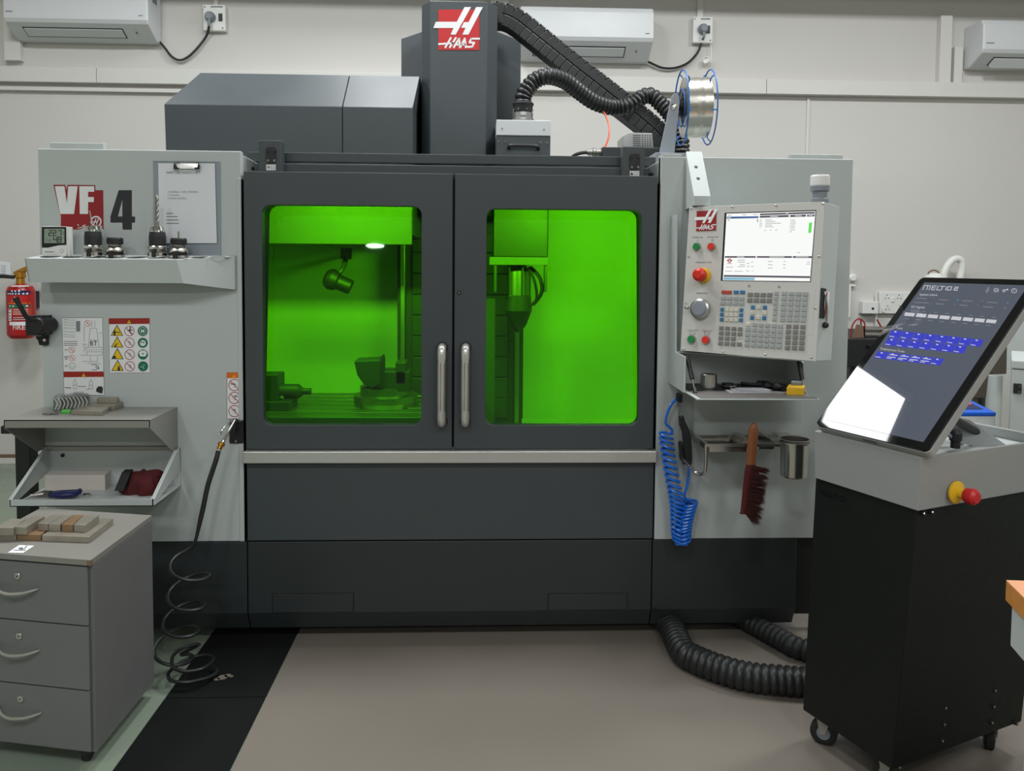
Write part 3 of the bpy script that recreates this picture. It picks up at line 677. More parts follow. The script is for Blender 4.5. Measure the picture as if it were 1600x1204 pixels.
for i, y in enumerate((318, 486, 656, 826)):
    x = 952+i*3
    b.pl([(x, y-162), (x+90, y), (x-90, y)], 'ink', f1); b.pl([(x, y-142), (x+74, y-8), (x-74, y-8)], 'yellow_print', f2)
    if i == 0: b.rc(x-48, y-62, x-22, y-8, 'ink', f3); b.stroke([(x-60, y-55), (x+40, y-48)], 12, 'ink', f3); b.disc(x-35, y-74, 11, 'ink', f3, 8)
    if i == 1: b.stroke([(x-40, y-20), (x-20, y-42), (x+6, y-55)], 12, 'ink', f3); b.stroke([(x-40, y-12), (x-10, y-14)], 14, 'ink', f3)
    if i == 2: b.pl([(x-72, y-10), (x-60, y-46), (x-24, y-46), (x-20, y-10)], 'ink', f3)
    if i == 3: b.rc(x, y-44, x+36, y-8, 'ink', f3); b.disc(x+18, y-58, 14, 'ink', f3, 8)
    xp, yp = 1130+i*2.5, 250+i*170; prohib(b, xp, yp, 74, blob=i > 0)
    if i == 0: b.stroke([(xp+10, yp-30), (xp+5, yp+10), (xp+40, yp+45)], 16, 'ink', f1); b.stroke([(xp-25, yp-5), (xp+45, yp-15)], 12, 'ink', f1); b.disc(xp+14, yp-46, 12, 'ink', f1, 8)
    xg = 1323+i*2; b.disc(xg, yp, 73, 'green_print', f1, 22)
    if i == 0: b.disc(xg-14, yp, 12, 'white_print', f2, 8, ry=26); b.disc(xg+14, yp, 12, 'white_print', f2, 8, ry=26); b.disc(xg, yp, 54, 'white_print', f2, 18, 49)
    if i == 1: b.disc(xg, yp+4, 44, 'white_print', f2, 12); b.disc(xg-22, yp-8, 12, 'ink', f3, 8); b.disc(xg+12, yp-6, 11, 'ink', f3, 8)
    if i == 2: b.pl([(xg-60, yp-22), (xg-30, yp-58), (xg+30, yp-58), (xg+60, yp-22), (xg+38, yp+28), (xg-38, yp+28)], 'white_print', f2); b.disc(xg, yp-12, 12, 'green_print', f3, 8)
    if i == 3: b.stroke([(xg-40, yp+8), (xg+5, yp+5), (xg+12, yp+40)], 7, 'white_print', f2); b.stroke([(xg-5, yp-20), (xg+30, yp-20)], 6, 'white_print', f2)
P('safety_sheet', b)['label'] = 'white safety sheet with yellow, red and green round signs'
b = sheet('s', [(158, 62), (740, 60), (765, 1175), (190, 1178)])
b.pl([(178, 835), (757, 835), (760, 912), (182, 918)], 'brick_red', f1); alert(b, 470, 903, 44, f2, f3)
b.rc(360, 105, 418, 255, 'ink_grey', f1); b.rc(366, 110, 414, 250, 'grey_plastic', f2)
prohib(b, 527, 138, 47, ring='button_red'); prohib(b, 297, 524, 46, ring='button_red'); prohib(b, 301, 640, 46, ring='button_red')
b.disc(303, 756, 47, 'ink_grey', f1, 20, 42); b.stroke([(275, 765), (330, 765)], 5, 'ink_grey', f1)
for y in (86, 122, 160, 205, 258, 300, 330): b.stroke([(185, y), (240, y)], 5, 'ink_grey', f1); b.stroke([(252, y+6), (350, y+6)], 5, 'ink_grey', f1)
for y in (400, 430, 455): b.stroke([(185, y), (375, y)], 9, 'ink_grey', f1)
for st in [[(565, 210), (655, 210), (695, 480)], [(565, 210), (535, 480)], [(500, 485), (735, 485), (735, 520), (500, 520), (500, 485)], [(510, 550), (738, 550), (730, 600), (520, 600), (510, 550)], [(570, 610), (570, 690), (670, 690), (670, 610)],
           [(478, 180), (478, 400)], [(478, 440), (478, 560)], [(520, 720), (720, 720)], [(590, 100), (590, 190)], [(630, 100), (630, 190)], [(690, 280), (735, 280)], [(450, 440), (515, 440)], [(430, 600), (515, 600)], [(455, 690), (560, 690)]]: b.stroke(st, 5, 'ink_grey', f1)
b.text('BT', 98, 'ink', f2, 612, 432, sx=1.0); b.text('40 Taper', 28, 'ink_grey', f2, 612, 380)
for (tx, x, y) in [('CT', 215, 524), ('DIN', 216, 624), ('SK', 216, 655), ('BT', 218, 757)]: b.text(tx, 36, 'ink', f2, x, y)
b.disc(668, 772, 24, 'ink', f1, 14, 17); b.stroke([(672, 778), (692, 796)], 8, 'ink', f1); b.stroke([(585, 738), (660, 738)], 9, 'ink_grey', f1); b.stroke([(590, 812), (660, 812)], 9, 'ink_grey', f1)
for x in (343, 575):
    for st in [[(x, 945), (x-18, 985), (x-25, 1020)], [(x, 945), (x+18, 985), (x+25, 1020)], [(x-28, 1030), (x+28, 1030), (x+20, 1085), (x-20, 1085), (x-28, 1030)]]: b.stroke(st, 5, 'ink_grey', f1)
b.stroke([(200, 1065), (285, 1075)], 10, 'ink', f1); b.stroke([(390, 1050), (500, 1050)], 9, 'ink_grey', f1); b.stroke([(325, 1135), (465, 1135)], 9, 'ink_grey', f1); b.stroke([(500, 1092), (550, 1092), (535, 1078)], 5, 'ink_grey', f1)
b.pl([(652, 1085), (680, 1050), (730, 1048), (750, 1080), (742, 1130), (738, 1155), (690, 1142), (650, 1125)], 'ink', f1)
P('tool_taper_sheet', b)['label'] = 'white sheet with line drawing of a tool taper marked BT'
q = zq(340, 570, 8.03); f0, f1, f2, f3 = flat(-.0008, q), flat(-.0014, q), flat(-.002, q), flat(-.0026, q)
b = B(); b.rc(113, 92, 298, 678, 'ink_grey', f0); b.rc(120, 98, 292, 672, 'white_print', f1); b.rc(114, 94, 296, 165, 'orange_print', f2)
alert(b, 205, 150, 36, f3, flat(-.003, q))
for y in (252, 413, 578): prohib(b, 211, y, 76, f2, f3, 'pink_ring')
b.stroke([(220, 385), (250, 395)], 12, 'ink', f2); b.stroke([(165, 235), (225, 245)], 14, 'ink_grey', f2); b.stroke([(190, 565), (225, 560)], 10, 'ink_grey', f2)
P('warning_strip', b)['label'] = 'narrow sticker with orange header and three crossed circles'

# ------------------------------------------------------------------ tool rack and what stands on it
Yr_ = -.13
zf, zbk = U(150, 404.5, Y=Yr_).z, U(200, 398, Y=-.004).z
zlow = U(150, 441.5, Y=Yr_).z; zlow2 = U(368, 452, Y=-.004).z
xl, xm_, xr = U(39, 420, Y=Yr_).x, U(276, 420, Y=Yr_).x, U(368, 420, Y=-.004).x
t = thing('tool_rack', 'white folded sheet metal tool rack with round holes on the machine panel', 'rack', ((xl+xr)/2, 0, zlow))
def ztop(y): return zf+(zbk-zf)*(y-Yr_)/(-.004-Yr_)
hx = [80, 114, 149, 181, 214, 248, 281, 311, 340]
yc_ = [-.07]*7+[-.055, -.045]
hX = [U(x, 400, Y=y).x for x, y in zip(hx, yc_)]
b = B(); r_h = [.037]*7+[.033, .028]
xb_ = [xl+.004]+[(hX[i]+hX[i+1])/2 for i in range(8)]+[xr-.012]
for i in range(9):
    def yfr(x): return Yr_ if x <= xm_ else Yr_+(x-xm_)/(xr-xm_)*(-.015-Yr_)
    x0, x1 = xb_[i], xb_[i+1]; n_ = 24; vs = []; out = []
    for k in range(n_):
        a = 2*math.pi*k/n_; c_, s_ = math.cos(a), math.sin(a); cx, cy = hX[i], yc_[i]
        vs.append((cx+r_h[i]*c_, cy+r_h[i]*s_))
        tx = ((x1-cx)/c_ if c_ > 1e-6 else (x0-cx)/c_ if c_ < -1e-6 else 1e9)
        ex = 1e9
        if s_ > 1e-6: ex = (-.001-cy)/s_
        elif s_ < -1e-6:
            lo_, hi_ = 0.0, 1.0
            for _ in range(30):
                md_ = (lo_+hi_)/2
                if cy+s_*md_ > yfr(cx+c_*md_): lo_ = md_
                else: hi_ = md_
            ex = lo_
        r_ = max(min(tx, ex), r_h[i]+.001); out.append((cx+c_*r_, cy+s_*r_))
    V_ = [(x, y, ztop(y)) for x, y in vs]+[(x, y, ztop(y)) for x, y in out]+[(x, y, ztop(y)-.004) for x, y in vs]
    b.add(V_, [(k, (k+1) % n_, n_+(k+1) % n_, n_+k) for k in range(n_)]+[(k, (k+1) % n_, 2*n_+(k+1) % n_, 2*n_+k) for k in range(n_)], 'light_paint')
    # square corners of the cell
    b.poly([(x0, -.001, ztop(-.001)-.0005), (x1, -.001, ztop(-.001)-.0005), (x1, -.03, ztop(-.03)-.0005) if r_h[i]+.001 < abs(yc_[i]+.03) else (x1, -.012, ztop(-.012)-.0005), (x0, -.012, ztop(-.012)-.0005)], 'light_paint')
for i in range(1, 9):   # webs between the holes toward the front
    x = xb_[i]; y1_ = yfr(x)
    b.poly([(x-.008, y1_, ztop(y1_)-.0005), (x+.008, y1_, ztop(y1_)-.0005), (x+.006, -.02, ztop(-.02)-.0005), (x-.006, -.02, ztop(-.02)-.0005)], 'light_paint')
mk('top_plate', b, t)
b = B()
b.hexa([(xl+.006, Yr_+.012, zlow), (xm_+(xr-xm_)*.012/(-.018-Yr_), Yr_+.012, zlow), (xm_+(xr-xm_)*.012/(-.018-Yr_), Yr_+.016, zlow), (xl+.010, Yr_+.016, zlow)], [(xl, Yr_, zf), (xm_, Yr_, zf), (xm_, Yr_+.004, zf), (xl+.004, Yr_+.004, zf)], 'light_paint')
xj = xm_+(xr-xm_)*.012/(-.018-Yr_)
b.hexa([(xj, Yr_+.012, zlow), (xr, -.018, zlow2), (xr, -.014, zlow2), (xj, Yr_+.016, zlow)], [(xm_, Yr_, zf), (xr, -.018, ztop(-.018)), (xr, -.014, ztop(-.018)), (xm_, Yr_+.004, zf)], 'light_paint')
b.hexa([(xl+.006, Yr_+.012, zlow), (xl+.010, Yr_+.012, zlow), (xl+.016, -.001, zlow), (xl+.012, -.001, zlow)], [(xl, Yr_, zf), (xl+.004, Yr_, zf), (xl+.004, -.001, zbk), (xl, -.001, zbk)], 'light_paint')
mk('apron', b, t)
b = B(); b.box(xr-.002, xr+.002, -.02, 0, zlow2, zbk, 'light_paint'); mk('end_flange', b, t)
def onrack(x, y): c = U(x, 400, Y=y); return Vector((c.x, y, ztop(y)))
pxm = lambda y: (y-CAM.y)/FPX
def chuck(xp, y, label, drill):
    o = onrack(xp, y); s = pxm(y); t = thing('drill_chuck', label, 'tool holder', tuple(o))
    o2 = o+Vector((0, 0, -.03))
    bb = B(); bb.lathe(o2, (0, 0, 1), [(0, .03, 'steel_dull'), (.028, .033, 'chrome'), (.034, 14.8*s, 'chrome'), (.046, 14.8*s, 'steel_dull'), (.05, 12.2*s, 'steel_dull'), (.056, 12.2*s, 'chrome'), (.06, 14.4*s, 'chrome'), (.068, 14.4*s, 'chrome'), (.072, 12.5*s)], 'steel', 26); mk('flange', bb, t)
    bb = B(); bb.box(o2.x-.008, o2.x+.008, o2.y-15.2*s, o2.y-11*s, o2.z+.03, o2.z+.055, 'black'); mk('drive_slot', bb, t)
    bb = B(); bb.lathe(o2, (0, 0, 1), [(.07, 11.6*s), (.075, 12.3*s), (.105, 12.3*s), (.122, 11.4*s)], 'black_rubber', 26); mk('grip_sleeve', bb, t)
    bb = B(); bb.lathe(o2, (0, 0, 1), [(.120, 11.4*s), (.128, 10.8*s), (.142, 8.6*s), (.143, 3*s)], 'chrome', 18); mk('jaw_nose', bb, t)
    bb = B(); p = o2+Vector((0, 0, .14))
    if drill == 'thin': bb.tube([p, p+Vector((-.006, 0, .03)), p+Vector((-.011, 0, .058))], lambda i, k: .003-.0016*i/k, 'steel_dull', 7)
    else:
        n_ = 60; R_ = []
        for i in range(n_+1):
            h = .118*i/n_; tw = 0 if i < 12 else (i-12)*.30; rr = .0064*(1 if i < n_-4 else (n_-i)/5+.1)
            R_.append([p+Vector((math.cos(2*math.pi*j/12+tw)*rr*(1 if i < 12 else .62+.38*abs(math.cos(2*math.pi*j/12))), math.sin(2*math.pi*j/12+tw)*rr*(1 if i < 12 else .62+.38*abs(math.cos(2*math.pi*j/12))), h)) for j in range(12)])
        bb.ring(R_, 'steel_dull')
    mk('drill_bit', bb, t)
chuck(146, -.07, 'keyless drill chuck holding a thin drill, beside the hygrometer', 'thin')
chuck(246.5, -.07, 'keyless drill chuck holding a long twist drill, in front of the clipboard', 'twist')
def collet(xp, y, label, stud):
    o = onrack(xp, y)+Vector((0, 0, -.03)); s = pxm(y); t = thing('collet_holder', label, 'tool holder', tuple(o))
    bb = B(); bb.lathe(o, (0, 0, 1), [(0, .03, 'steel_dull'), (.027, 13*s, 'chrome'), (.03, 14.6*s, 'chrome'), (.038, 14.6*s, 'black'), (.041, 12.2*s, 'black'), (.048, 12.2*s, 'chrome'), (.05, 14.6*s, 'chrome'), (.056, 14.4*s, 'steel_dull'), (.066, 10.5*s)], 'steel', 26); mk('flange', bb, t)
    bb = B(); bb.box(o.x-.009, o.x+.009, o.y-15*s, o.y-11*s, o.z+.026, o.z+.052, 'black'); mk('drive_slot', bb, t)
    bb = B(); bb.lathe(o, (0, 0, 1), [(.064, 10*s, 'black'), (.07, 9.2*s, 'steel_dull'), (.078, 9.2*s)], 'steel', 22); mk('neck', bb, t)
    bb = B(); bb.lathe(o, (0, 0, 1), [(.077, 11.4*s), (.08, 12*s), (.096, 12*s), (.101, 11*s), (.101, 5*s)], 'black', 12); mk('collet_nut', bb, t)
    if stud: bb = B(); bb.cyl(o+Vector((0, 0, .099)), o+Vector((0, 0, .126)), .0032, 'steel_dull', n=8); mk('stud', bb, t)
collet(180, -.075, 'short collet holder with black nut, between the two drill chucks', False)
collet(279.5, -.075, 'short collet holder with a thin stud on top, right of the twist drill', True)
# thermometer / hygrometer
Yg = -.065; t = thing('hygrometer', 'white digital thermometer hygrometer with black face on the tool rack', 'thermometer', (U(86, 397, Y=Yg).x, Yg, ztop(Yg)))
X0, X1, Z0, Z1 = rect(65, 353.5, 104, 397, Yg); Z0 = ztop(Yg)
b = B(); b.prism([(x, Yg, z) for x, z in rrect(X0, X1, Z0, Z1, .006, 3)], (0, .02, 0), 'white_plastic'); mk('case', b, t, .002)
q = zq(60, 270, 8.89); fa, fb, fc = flat(Yg-.0008, q), flat(Yg-.0016, q), flat(Yg-.0024, q)
b = B(); b.pl([(46, 748), (388, 748), (390, 1000), (300, 1003), (220, 1018), (130, 1038), (48, 1038)], 'black_gloss', fa); mk('face', b, t)
b = B(); b.rc(80, 775, 362, 975, 'lcd', fb)
def seg7(bb, d, x, y, w_, h_, th, fn):
    S_ = {'2': 'abged', '7': 'abc', '4': 'fgbc', '8': 'abcdefg'}[d]
    pt = {'a': [(x, y), (x+w_, y)], 'b': [(x+w_, y), (x+w_, y+h_/2)], 'c': [(x+w_, y+h_/2), (x+w_, y+h_)], 'd': [(x, y+h_), (x+w_, y+h_)], 'e': [(x, y+h_/2), (x, y+h_)], 'f': [(x, y), (x, y+h_/2)], 'g': [(x, y+h_/2), (x+w_, y+h_/2)]}
    for k in S_: bb.stroke(pt[k], th, 'ink', fn)
for d, x in (('2', 145), ('2', 205), ('7', 275)): seg7(b, d, x, 798, 38, 72, 10, fc)
for d, x in (('4', 210), ('8', 272)): seg7(b, d, x, 892, 42, 70, 11, fc)
b.disc(256, 868, 5, 'ink', fc, 6); b.rc(100, 920, 118, 958, 'ink_grey', fc); b.rc(140, 920, 170, 958, 'ink_grey', fc); b.rc(335, 825, 350, 850, 'ink_grey', fc); mk('display', b, t)
b = B(); b.rc(85, 1090, 215, 1100, 'ink_grey', fa); b.disc(325, 1085, 26, 'ink_grey', fa, 14, 22); mk('print', b, t)
b = B(); b.box(X1-.004, X1+.008, Yg+.006, Yg+.03, Z0, Z1-.001, 'white_plastic'); mk('stand', b, t, .001)

# clipboard
Yb_ = -.006; q = zq(220, 240, 7.086)
t = thing('clipboard', 'clear clipboard with a white inventory sheet hung on the machine panel', 'clipboard', (U(293, 320, Y=0).x, -.003, U(293, 400, Y=0).z))
b = B(); X0, X1, Z0, Z1 = rect(240.5, 252, 345, 399, -.004); b.box(X0, X1, -.0045, -.0015, Z0, Z1, 'clear_board'); mk('board', b, t)
b = B(); fp = flat(-.0062, q); b.pl([(192, 105), (820, 108), (842, 990), (205, 992)], 'paper', flat(-.0056, q)); mk('sheet', b, t)
b = B()
b.text('HAM LAB INVENTORY', 44, 'ink', fp, 472, 210, sx=.86)
b.text('1 MATERIAL ( WIRE / POWDER )', 28, 'ink_grey', fp, 296, 425, 'LEFT', .86)
b.text('2 TOOLING', 28, 'ink_grey', fp, 296, 460, 'LEFT', .86); b.text('3 WORK HOLDING', 28, 'ink_grey', fp, 296, 496, 'LEFT', .86)
for y, x1 in ((660, 355), (696, 405), (734, 415), (771, 420)): b.stroke([(284, y), (x1, y)], 9, 'ink_grey', fp)
mk('lettering', b, t)
b = B(); fq = lambda x, y, Y: U(*q(x, y), Y=Y)
b.hexa([fq(370, 95, -.008), fq(640, 98, -.008), fq(645, 165, -.012), fq(365, 165, -.012)], [fq(370, 95, -.011), fq(640, 98, -.011), fq(645, 165, -.015), fq(365, 165, -.015)], 'chrome'); mk('clip', b, t)
b = B(); b.tube([fq(382, 150, -.018), fq(372, 110, -.016), fq(380, 98, -.016), fq(505, 94, -.016), fq(632, 98, -.016), fq(640, 112, -.016), fq(628, 150, -.018)], .0014, 'black', 6, 3); mk('clip_wire', b, t)
for (xx, s) in ((362, 1), (652, -1)):
    b = B(); b.hexa([fq(xx, 120, -.013), fq(xx+24*s, 120, -.013), fq(xx+24*s, 172, -.013), fq(xx, 172, -.013)], [fq(xx, 120, -.02), fq(xx+24*s, 120, -.02), fq(xx+24*s, 172, -.02), fq(xx, 172, -.02)], 'black')
    b.hexa([fq(xx+24*s, 152, -.013), fq(xx+54*s, 152, -.013), fq(xx+54*s, 172, -.013), fq(xx+24*s, 172, -.013)], [fq(xx+24*s, 152, -.02), fq(xx+54*s, 152, -.02), fq(xx+54*s, 172, -.02), fq(xx+24*s, 172, -.02)], 'black'); mk('clip_grip', b, t)

# ------------------------------------------------------------------ black lever clamp fixture on the panel's left edge
t = thing('tightening_fixture', 'black tool tightening fixture with long lever beside the fire extinguisher', 'fixture', tuple(U(66, 540, Y=-.01)))
q = zq(0, 400, 8.03)
def zp(pts, Y, d, mt, bb): return bb.prism([U(*q(x, y), Y=Y) for x, y in pts], (0, d, 0), mt)
b = B(); zp([(440, 735), (590, 740), (600, 1105), (585, 1122), (490, 1118), (470, 1050), (445, 1030)], -.012, .011, 'black', b); mk('plate', b, t, .002)
b = B(); c0 = U(*q(455, 875), Y=-.085); b.lathe(c0, (.25, 1, 0), [(0, .026), (.006, .030), (.045, .031), (.05, .026), (.075, .026)], 'black', 24); c1 = U(*q(440, 880), Y=-.045); b.box(c1.x-.026, c1.x+.045, -.06, -.012, c1.z-.032, c1.z+.04, 'black'); mk('socket_body', b, t)
b = B(); b.tube([U(*q(190, 520), Y=-.13), U(*q(260, 640), Y=-.125), U(*q(335, 765), Y=-.11), U(*q(400, 800), Y=-.095)], lambda i, k: .0085+.002*(i < 3), 'black', 10); mk('lever', b, t)
for (x, y) in ((555, 755), (562, 1052)):
    b = B(); b.lathe(U(*q(x, y), Y=-.012), (0, -1, 0), [(0, .0065), (.004, .0055)], 'chrome', 10); mk('bolt', b, t)
b = B(); b.cyl(U(*q(490, 960), Y=-.03), U(*q(490, 1000), Y=-.03), .010, 'steel_dull', n=10); mk('pin', b, t)

# ------------------------------------------------------------------ fire extinguisher on the back wall
Ye = 2.62; q = zq(0, 400, 8.03)
X0, X1 = U(*q(98, 600), Y=Ye).x, U(*q(430, 600), Y=Ye).x; re = (X1-X0)/2; xc = (X0+X1)/2
zb_, zs_, zn_ = U(*q(260, 1025), Y=Ye).z, U(*q(260, 400), Y=Ye).z, U(*q(260, 345), Y=Ye).z
t = thing('fire_extinguisher', 'red fire extinguisher with brass valve on the wall left of the machine', 'extinguisher', (xc, Ye, zb_))
b = B(); b.lathe((xc, Ye, zb_), (0, 0, 1), [(0, re*.8), (.025, re), (zs_-zb_-.02, re), (zs_-zb_+.01, re*.86), (zn_-zb_, re*.35)], 'red_ext', 32); mk('cylinder', b, t)
b = B(); b.lathe((xc, Ye, zn_-.012), (0, 0, 1), [(0, .03), (.05, .026), (.055, .036), (.09, .034), (.1, .02)], 'brass', 16); mk('valve', b, t)
b = B(); zv = zn_+.08; b.hexa([(xc-.03, Ye-.02, zv-.03), (xc+.13, Ye-.02, zv+.05), (xc+.13, Ye+.02, zv+.05), (xc-.03, Ye+.02, zv-.03)], [(xc-.04, Ye-.02, zv+.0), (xc+.13, Ye-.02, zv+.08), (xc+.13, Ye+.02, zv+.08), (xc-.04, Ye+.02, zv+.0)], 'brass'); mk('squeeze_handle', b, t, .004)
b = B(); b.tube([(xc-.03, Ye-.02, zn_+.045), (xc-.14, Ye-.04, zn_+.05), (xc-.25, Ye-.06, zn_-.0), (xc-.30, Ye-.05, zn_-.15), (xc-.28, Ye-.03, zn_-.4)], .013, 'hose_black', 9); mk('hose', b, t)
b = B(); b.box(xc-.03, xc+.03, Ye+re-.01, WY, zb_+.2, zb_+.32, 'black'); mk('wall_bracket', b, t, .003)
def onc(X, Y, h=.0008):
    p = U(*q(X, Y), Y=Ye-re*.8); a = max(-1.35, min(1.35, math.asin(max(-.99, min(.99, (p.x-xc)/re))))); r = re+h
    return Vector((xc+r*math.sin(a), Ye-r*math.cos(a), zb_+(Y-1025)/(400-1025)*(zs_-zb_)))
def band(x0, y0, x1, y1, mt, h=.0008):
    n_ = 8
    for i in range(n_): b.poly([onc(x0+(x1-x0)*i/n_, y0, h), onc(x0+(x1-x0)*(i+1)/n_, y0, h), onc(x0+(x1-x0)*(i+1)/n_, y1, h), onc(x0+(x1-x0)*i/n_, y1, h)], mt)
b = B(); band(105, 425, 340, 480, 'navy'); band(105, 485, 350, 570, 'red_print'); band(108, 575, 345, 590, 'orange_print'); band(120, 598, 350, 640, 'green_print'); band(120, 650, 160, 800, 'white_print'); band(165, 645, 350, 735, 'key_red'); band(165, 745, 335, 800, 'dark_red'); band(132, 812, 360, 855, 'white_print')
for x, y in [(120, 465), (150, 465), (180, 465), (215, 465), (250, 465), (290, 465), (320, 465), (170, 432), (210, 432), (250, 432), (140, 618), (185, 618), (270, 618), (320, 618)]: band(x-9, y-9, x+9, y+9, 'white_print', .0016)
for y in (660, 700, 740, 775): band(130, y-8, 148, y+8, 'ink', .0016)
for y in (662, 690, 715, 760, 785): band(185, y-3, 330, y+3, 'white_print', .0016)
b.pl([(160, 560), (205, 500), (265, 560)], 'white_print', lambda x, y: onc(x, y, .0016))
band(165, 362, 330, 378, 'white_print', .004)
mk('label_print', b, t); b = B()
b.text('FIRE', 78, 'white_print', lambda x, y: onc(x, y, .002), 245, 886, sx=.95)
mk('lettering', b, t)
b = B(); b.pl([(0, 60), (130, 80), (140, 275), (0, 272)], 'paper', lambda x, y: U(*q(x, y), Y=WY-.004))
for y in (120, 145, 170, 195, 220, 240): b.stroke([(15, y), (70, y)], 6, 'ink_grey', lambda x, y: U(*q(x, y), Y=WY-.005))
solo('wall_notice', b, 'small white paper notice on the wall above the fire extinguisher hose', 'notice')

# ------------------------------------------------------------------ steel shelf, white shelf
zs1 = U(281, 635.5, Y=0).z
FR, FL = U(230, 656, Z=zs1), U(11, 656, Z=zs1); BR, BL = U(281, 635.5, Z=zs1), U(67, 635.5, Z=zs1)
ysf = (FR.y+FL.y)/2; xr_ = (FR.x+BR.x)/2; xl_ = (FL.x+BL.x)/2-.005
lip = zs1-U(120, 669, Y=ysf).z
zlo = U(270, 702, Y=-.02).z
t = thing('steel_shelf', 'brushed steel wall shelf with sloping side cheeks, upper of the two shelves', 'shelf', ((xl_+xr_)/2, -.1, zlo))
b = B(); b.box(xl_, xr_, ysf, 0, zs1-.003, zs1, 'shelf_steel'); b.box(xl_, xr_, ysf, ysf+.003, zs1-lip+.002, zs1, 'shelf_steel'); mk('top_plate', b, t)
for (x0, x1) in ((xl_, xl_+.003), (xr_-.003, xr_)):
    b = B(); b.prism([(x0, ysf, zs1-.001), (x0, ysf, zs1-lip), (x0, -.05, zlo), (x0, 0, zlo), (x0, 0, zs1-.001)], (x1-x0, 0, 0), 'shelf_steel'); mk('side_cheek', b, t)
b = B(); b.box(xl_, xr_, -.02, -.001, zlo-.002, zlo+.01, 'shelf_steel'); mk('rear_strip', b, t)
ZSH = zs1
# white lower shelf
zw_t = U(283, 699, Y=-.002).z; zw_b = U(120, 791, Y=ysf-.01).z; zw_f = U(120, 780, Y=ysf-.01).z
xwl, xwr = U(20, 786, Y=ysf-.01).x, U(238, 786, Y=ysf-.01).x; xbl, xbr = U(73, 705, Y=-.002).x, U(283, 715, Y=-.002).x
xwl = (xwl+xbl)/2; xwr = (xwr+xbr)/2; yw = ysf-.01
t = thing('white_shelf', 'white sheet metal tray shelf under the steel shelf, holding a box and a cloth', 'shelf', ((xwl+xwr)/2, -.1, zw_b))
b = B(); b.box(xwl, xwr, yw, -.001, zw_b, zw_b+.003, 'light_paint'); b.box(xwl, xwr, yw, yw+.003, zw_b, zw_f, 'light_paint'); mk('tray', b, t)
b = B(); b.box(xwl, xwr, -.006, -.002, zw_b, zw_t, 'light_paint'); mk('back_plate', b, t)
for x0 in (xwl, xwr-.003):
    b = B(); b.prism([(x0, yw, zw_b), (x0, yw, zw_f), (x0, -.045, zw_t), (x0, -.001, zw_t), (x0, -.001, zw_b+.06)], (.003, 0, 0), 'light_paint'); b.prism([(x0-.004, yw, zw_f), (x0-.004, yw+.012, zw_f), (x0-.004, -.035, zw_t), (x0-.004, -.045, zw_t)], (.012, 0, 0), 'light_paint'); mk('side_cheek', b, t)
b = B(); b.lathe(U(98, 711, Y=-.008), (0, -1, 0), [(0, .008), (.004, .007), (.004, .004)], 'black', 6); mk('nut', b, t)
ZW = zw_b+.003
def on_top(name, label, cat, pts, z, h, mt, bev=.0015, group=None):
    """block whose top outline is seen at pixels pts, standing on height z"""
    bb = B(); T = [U(x, y, Z=z+h) for x, y in pts]; bb.hexa([(p.x, p.y, z) for p in T], T, mt); return solo(name, bb, label, cat, group, bev)
# things on the steel shelf
on_top('steel_block', 'flat steel block at the front of the steel shelf', 'block', [(111, 641), (159, 642), (177, 631.5), (137, 630)], ZSH, .016, 'cast_grey')
on_top('steel_block', 'flat steel block behind on the steel shelf, under a small bar', 'block', [(140, 632), (178, 633), (196, 626), (165, 625)], ZSH, .020, 'cast_grey')
on_top('steel_bar', 'small steel bar lying on top of the rear steel block', 'bar', [(151, 622), (183, 622.5), (185, 619.5), (155, 619)], ZSH+.020, .018, 'cast_grey')
on_top('green_eraser', 'small bright green block at the front of the steel shelf', 'block', [(95, 641.5), (109, 641.5), (111, 639), (99, 639)], ZSH, .010, 'green_eraser')
for i, (pts, lb) in enumerate([([(66, 645.5), (78, 646.5), (82, 644), (70, 643.5)], 'thin metal washer plate on the steel shelf, leftmost piece'), ([(79, 645.5), (90, 646), (92, 643.5), (82, 643.2)], 'small square metal plate left of the green block')]):
    on_top('metal_plate', lb, 'plate', pts, ZSH, .005, 'steel_dull', .0005)
# clear crinkled pack
t = thing('clear_pack', 'clear plastic pack with chevron ribs on the steel shelf', 'pack', tuple(U(112, 640, Z=ZSH)))
T = [U(x, y, Z=ZSH+.052) for x, y in ((83, 621), (136, 618), (139, 613), (88, 615))]
b = B(); b.hexa([(p.x, p.y, ZSH+.001) for p in T], T, 'clear_plastic'); mk('pack', b, t, .004)
a, c_ = T[0], T[1]
for i in range(9):
    p = a.lerp(c_, (i+.3)/9); d_ = (c_-a)/9
    b = B(); o_ = Vector((0, -.0015, 0))
    b.tube([p+o_+Vector((0, 0, -.003)), p+o_+d_*.75+Vector((0, 0, -.022)), p+o_+d_*.15+Vector((0, 0, -.043))], .0017, 'crinkle', 6, 3); mk('rib', b, t)
# things in the white shelf
on_top('cardboard_box', 'pale cardboard box lying in the white shelf', 'box', [(69.5, 742), (164, 742), (173, 734), (82, 735)], ZW, .058, 'card', .002)
b = B(); b.prism([U(178, 767, Y=-.17), U(192, 767, Y=-.17), U(204, 737.5, Y=-.12), U(190, 737.5, Y=-.12)], (.0, .03, .004), 'black_rubber'); solo('rubber_wedge', b, 'black rubber slab leaning beside the red cloth', 'block', None, .002)
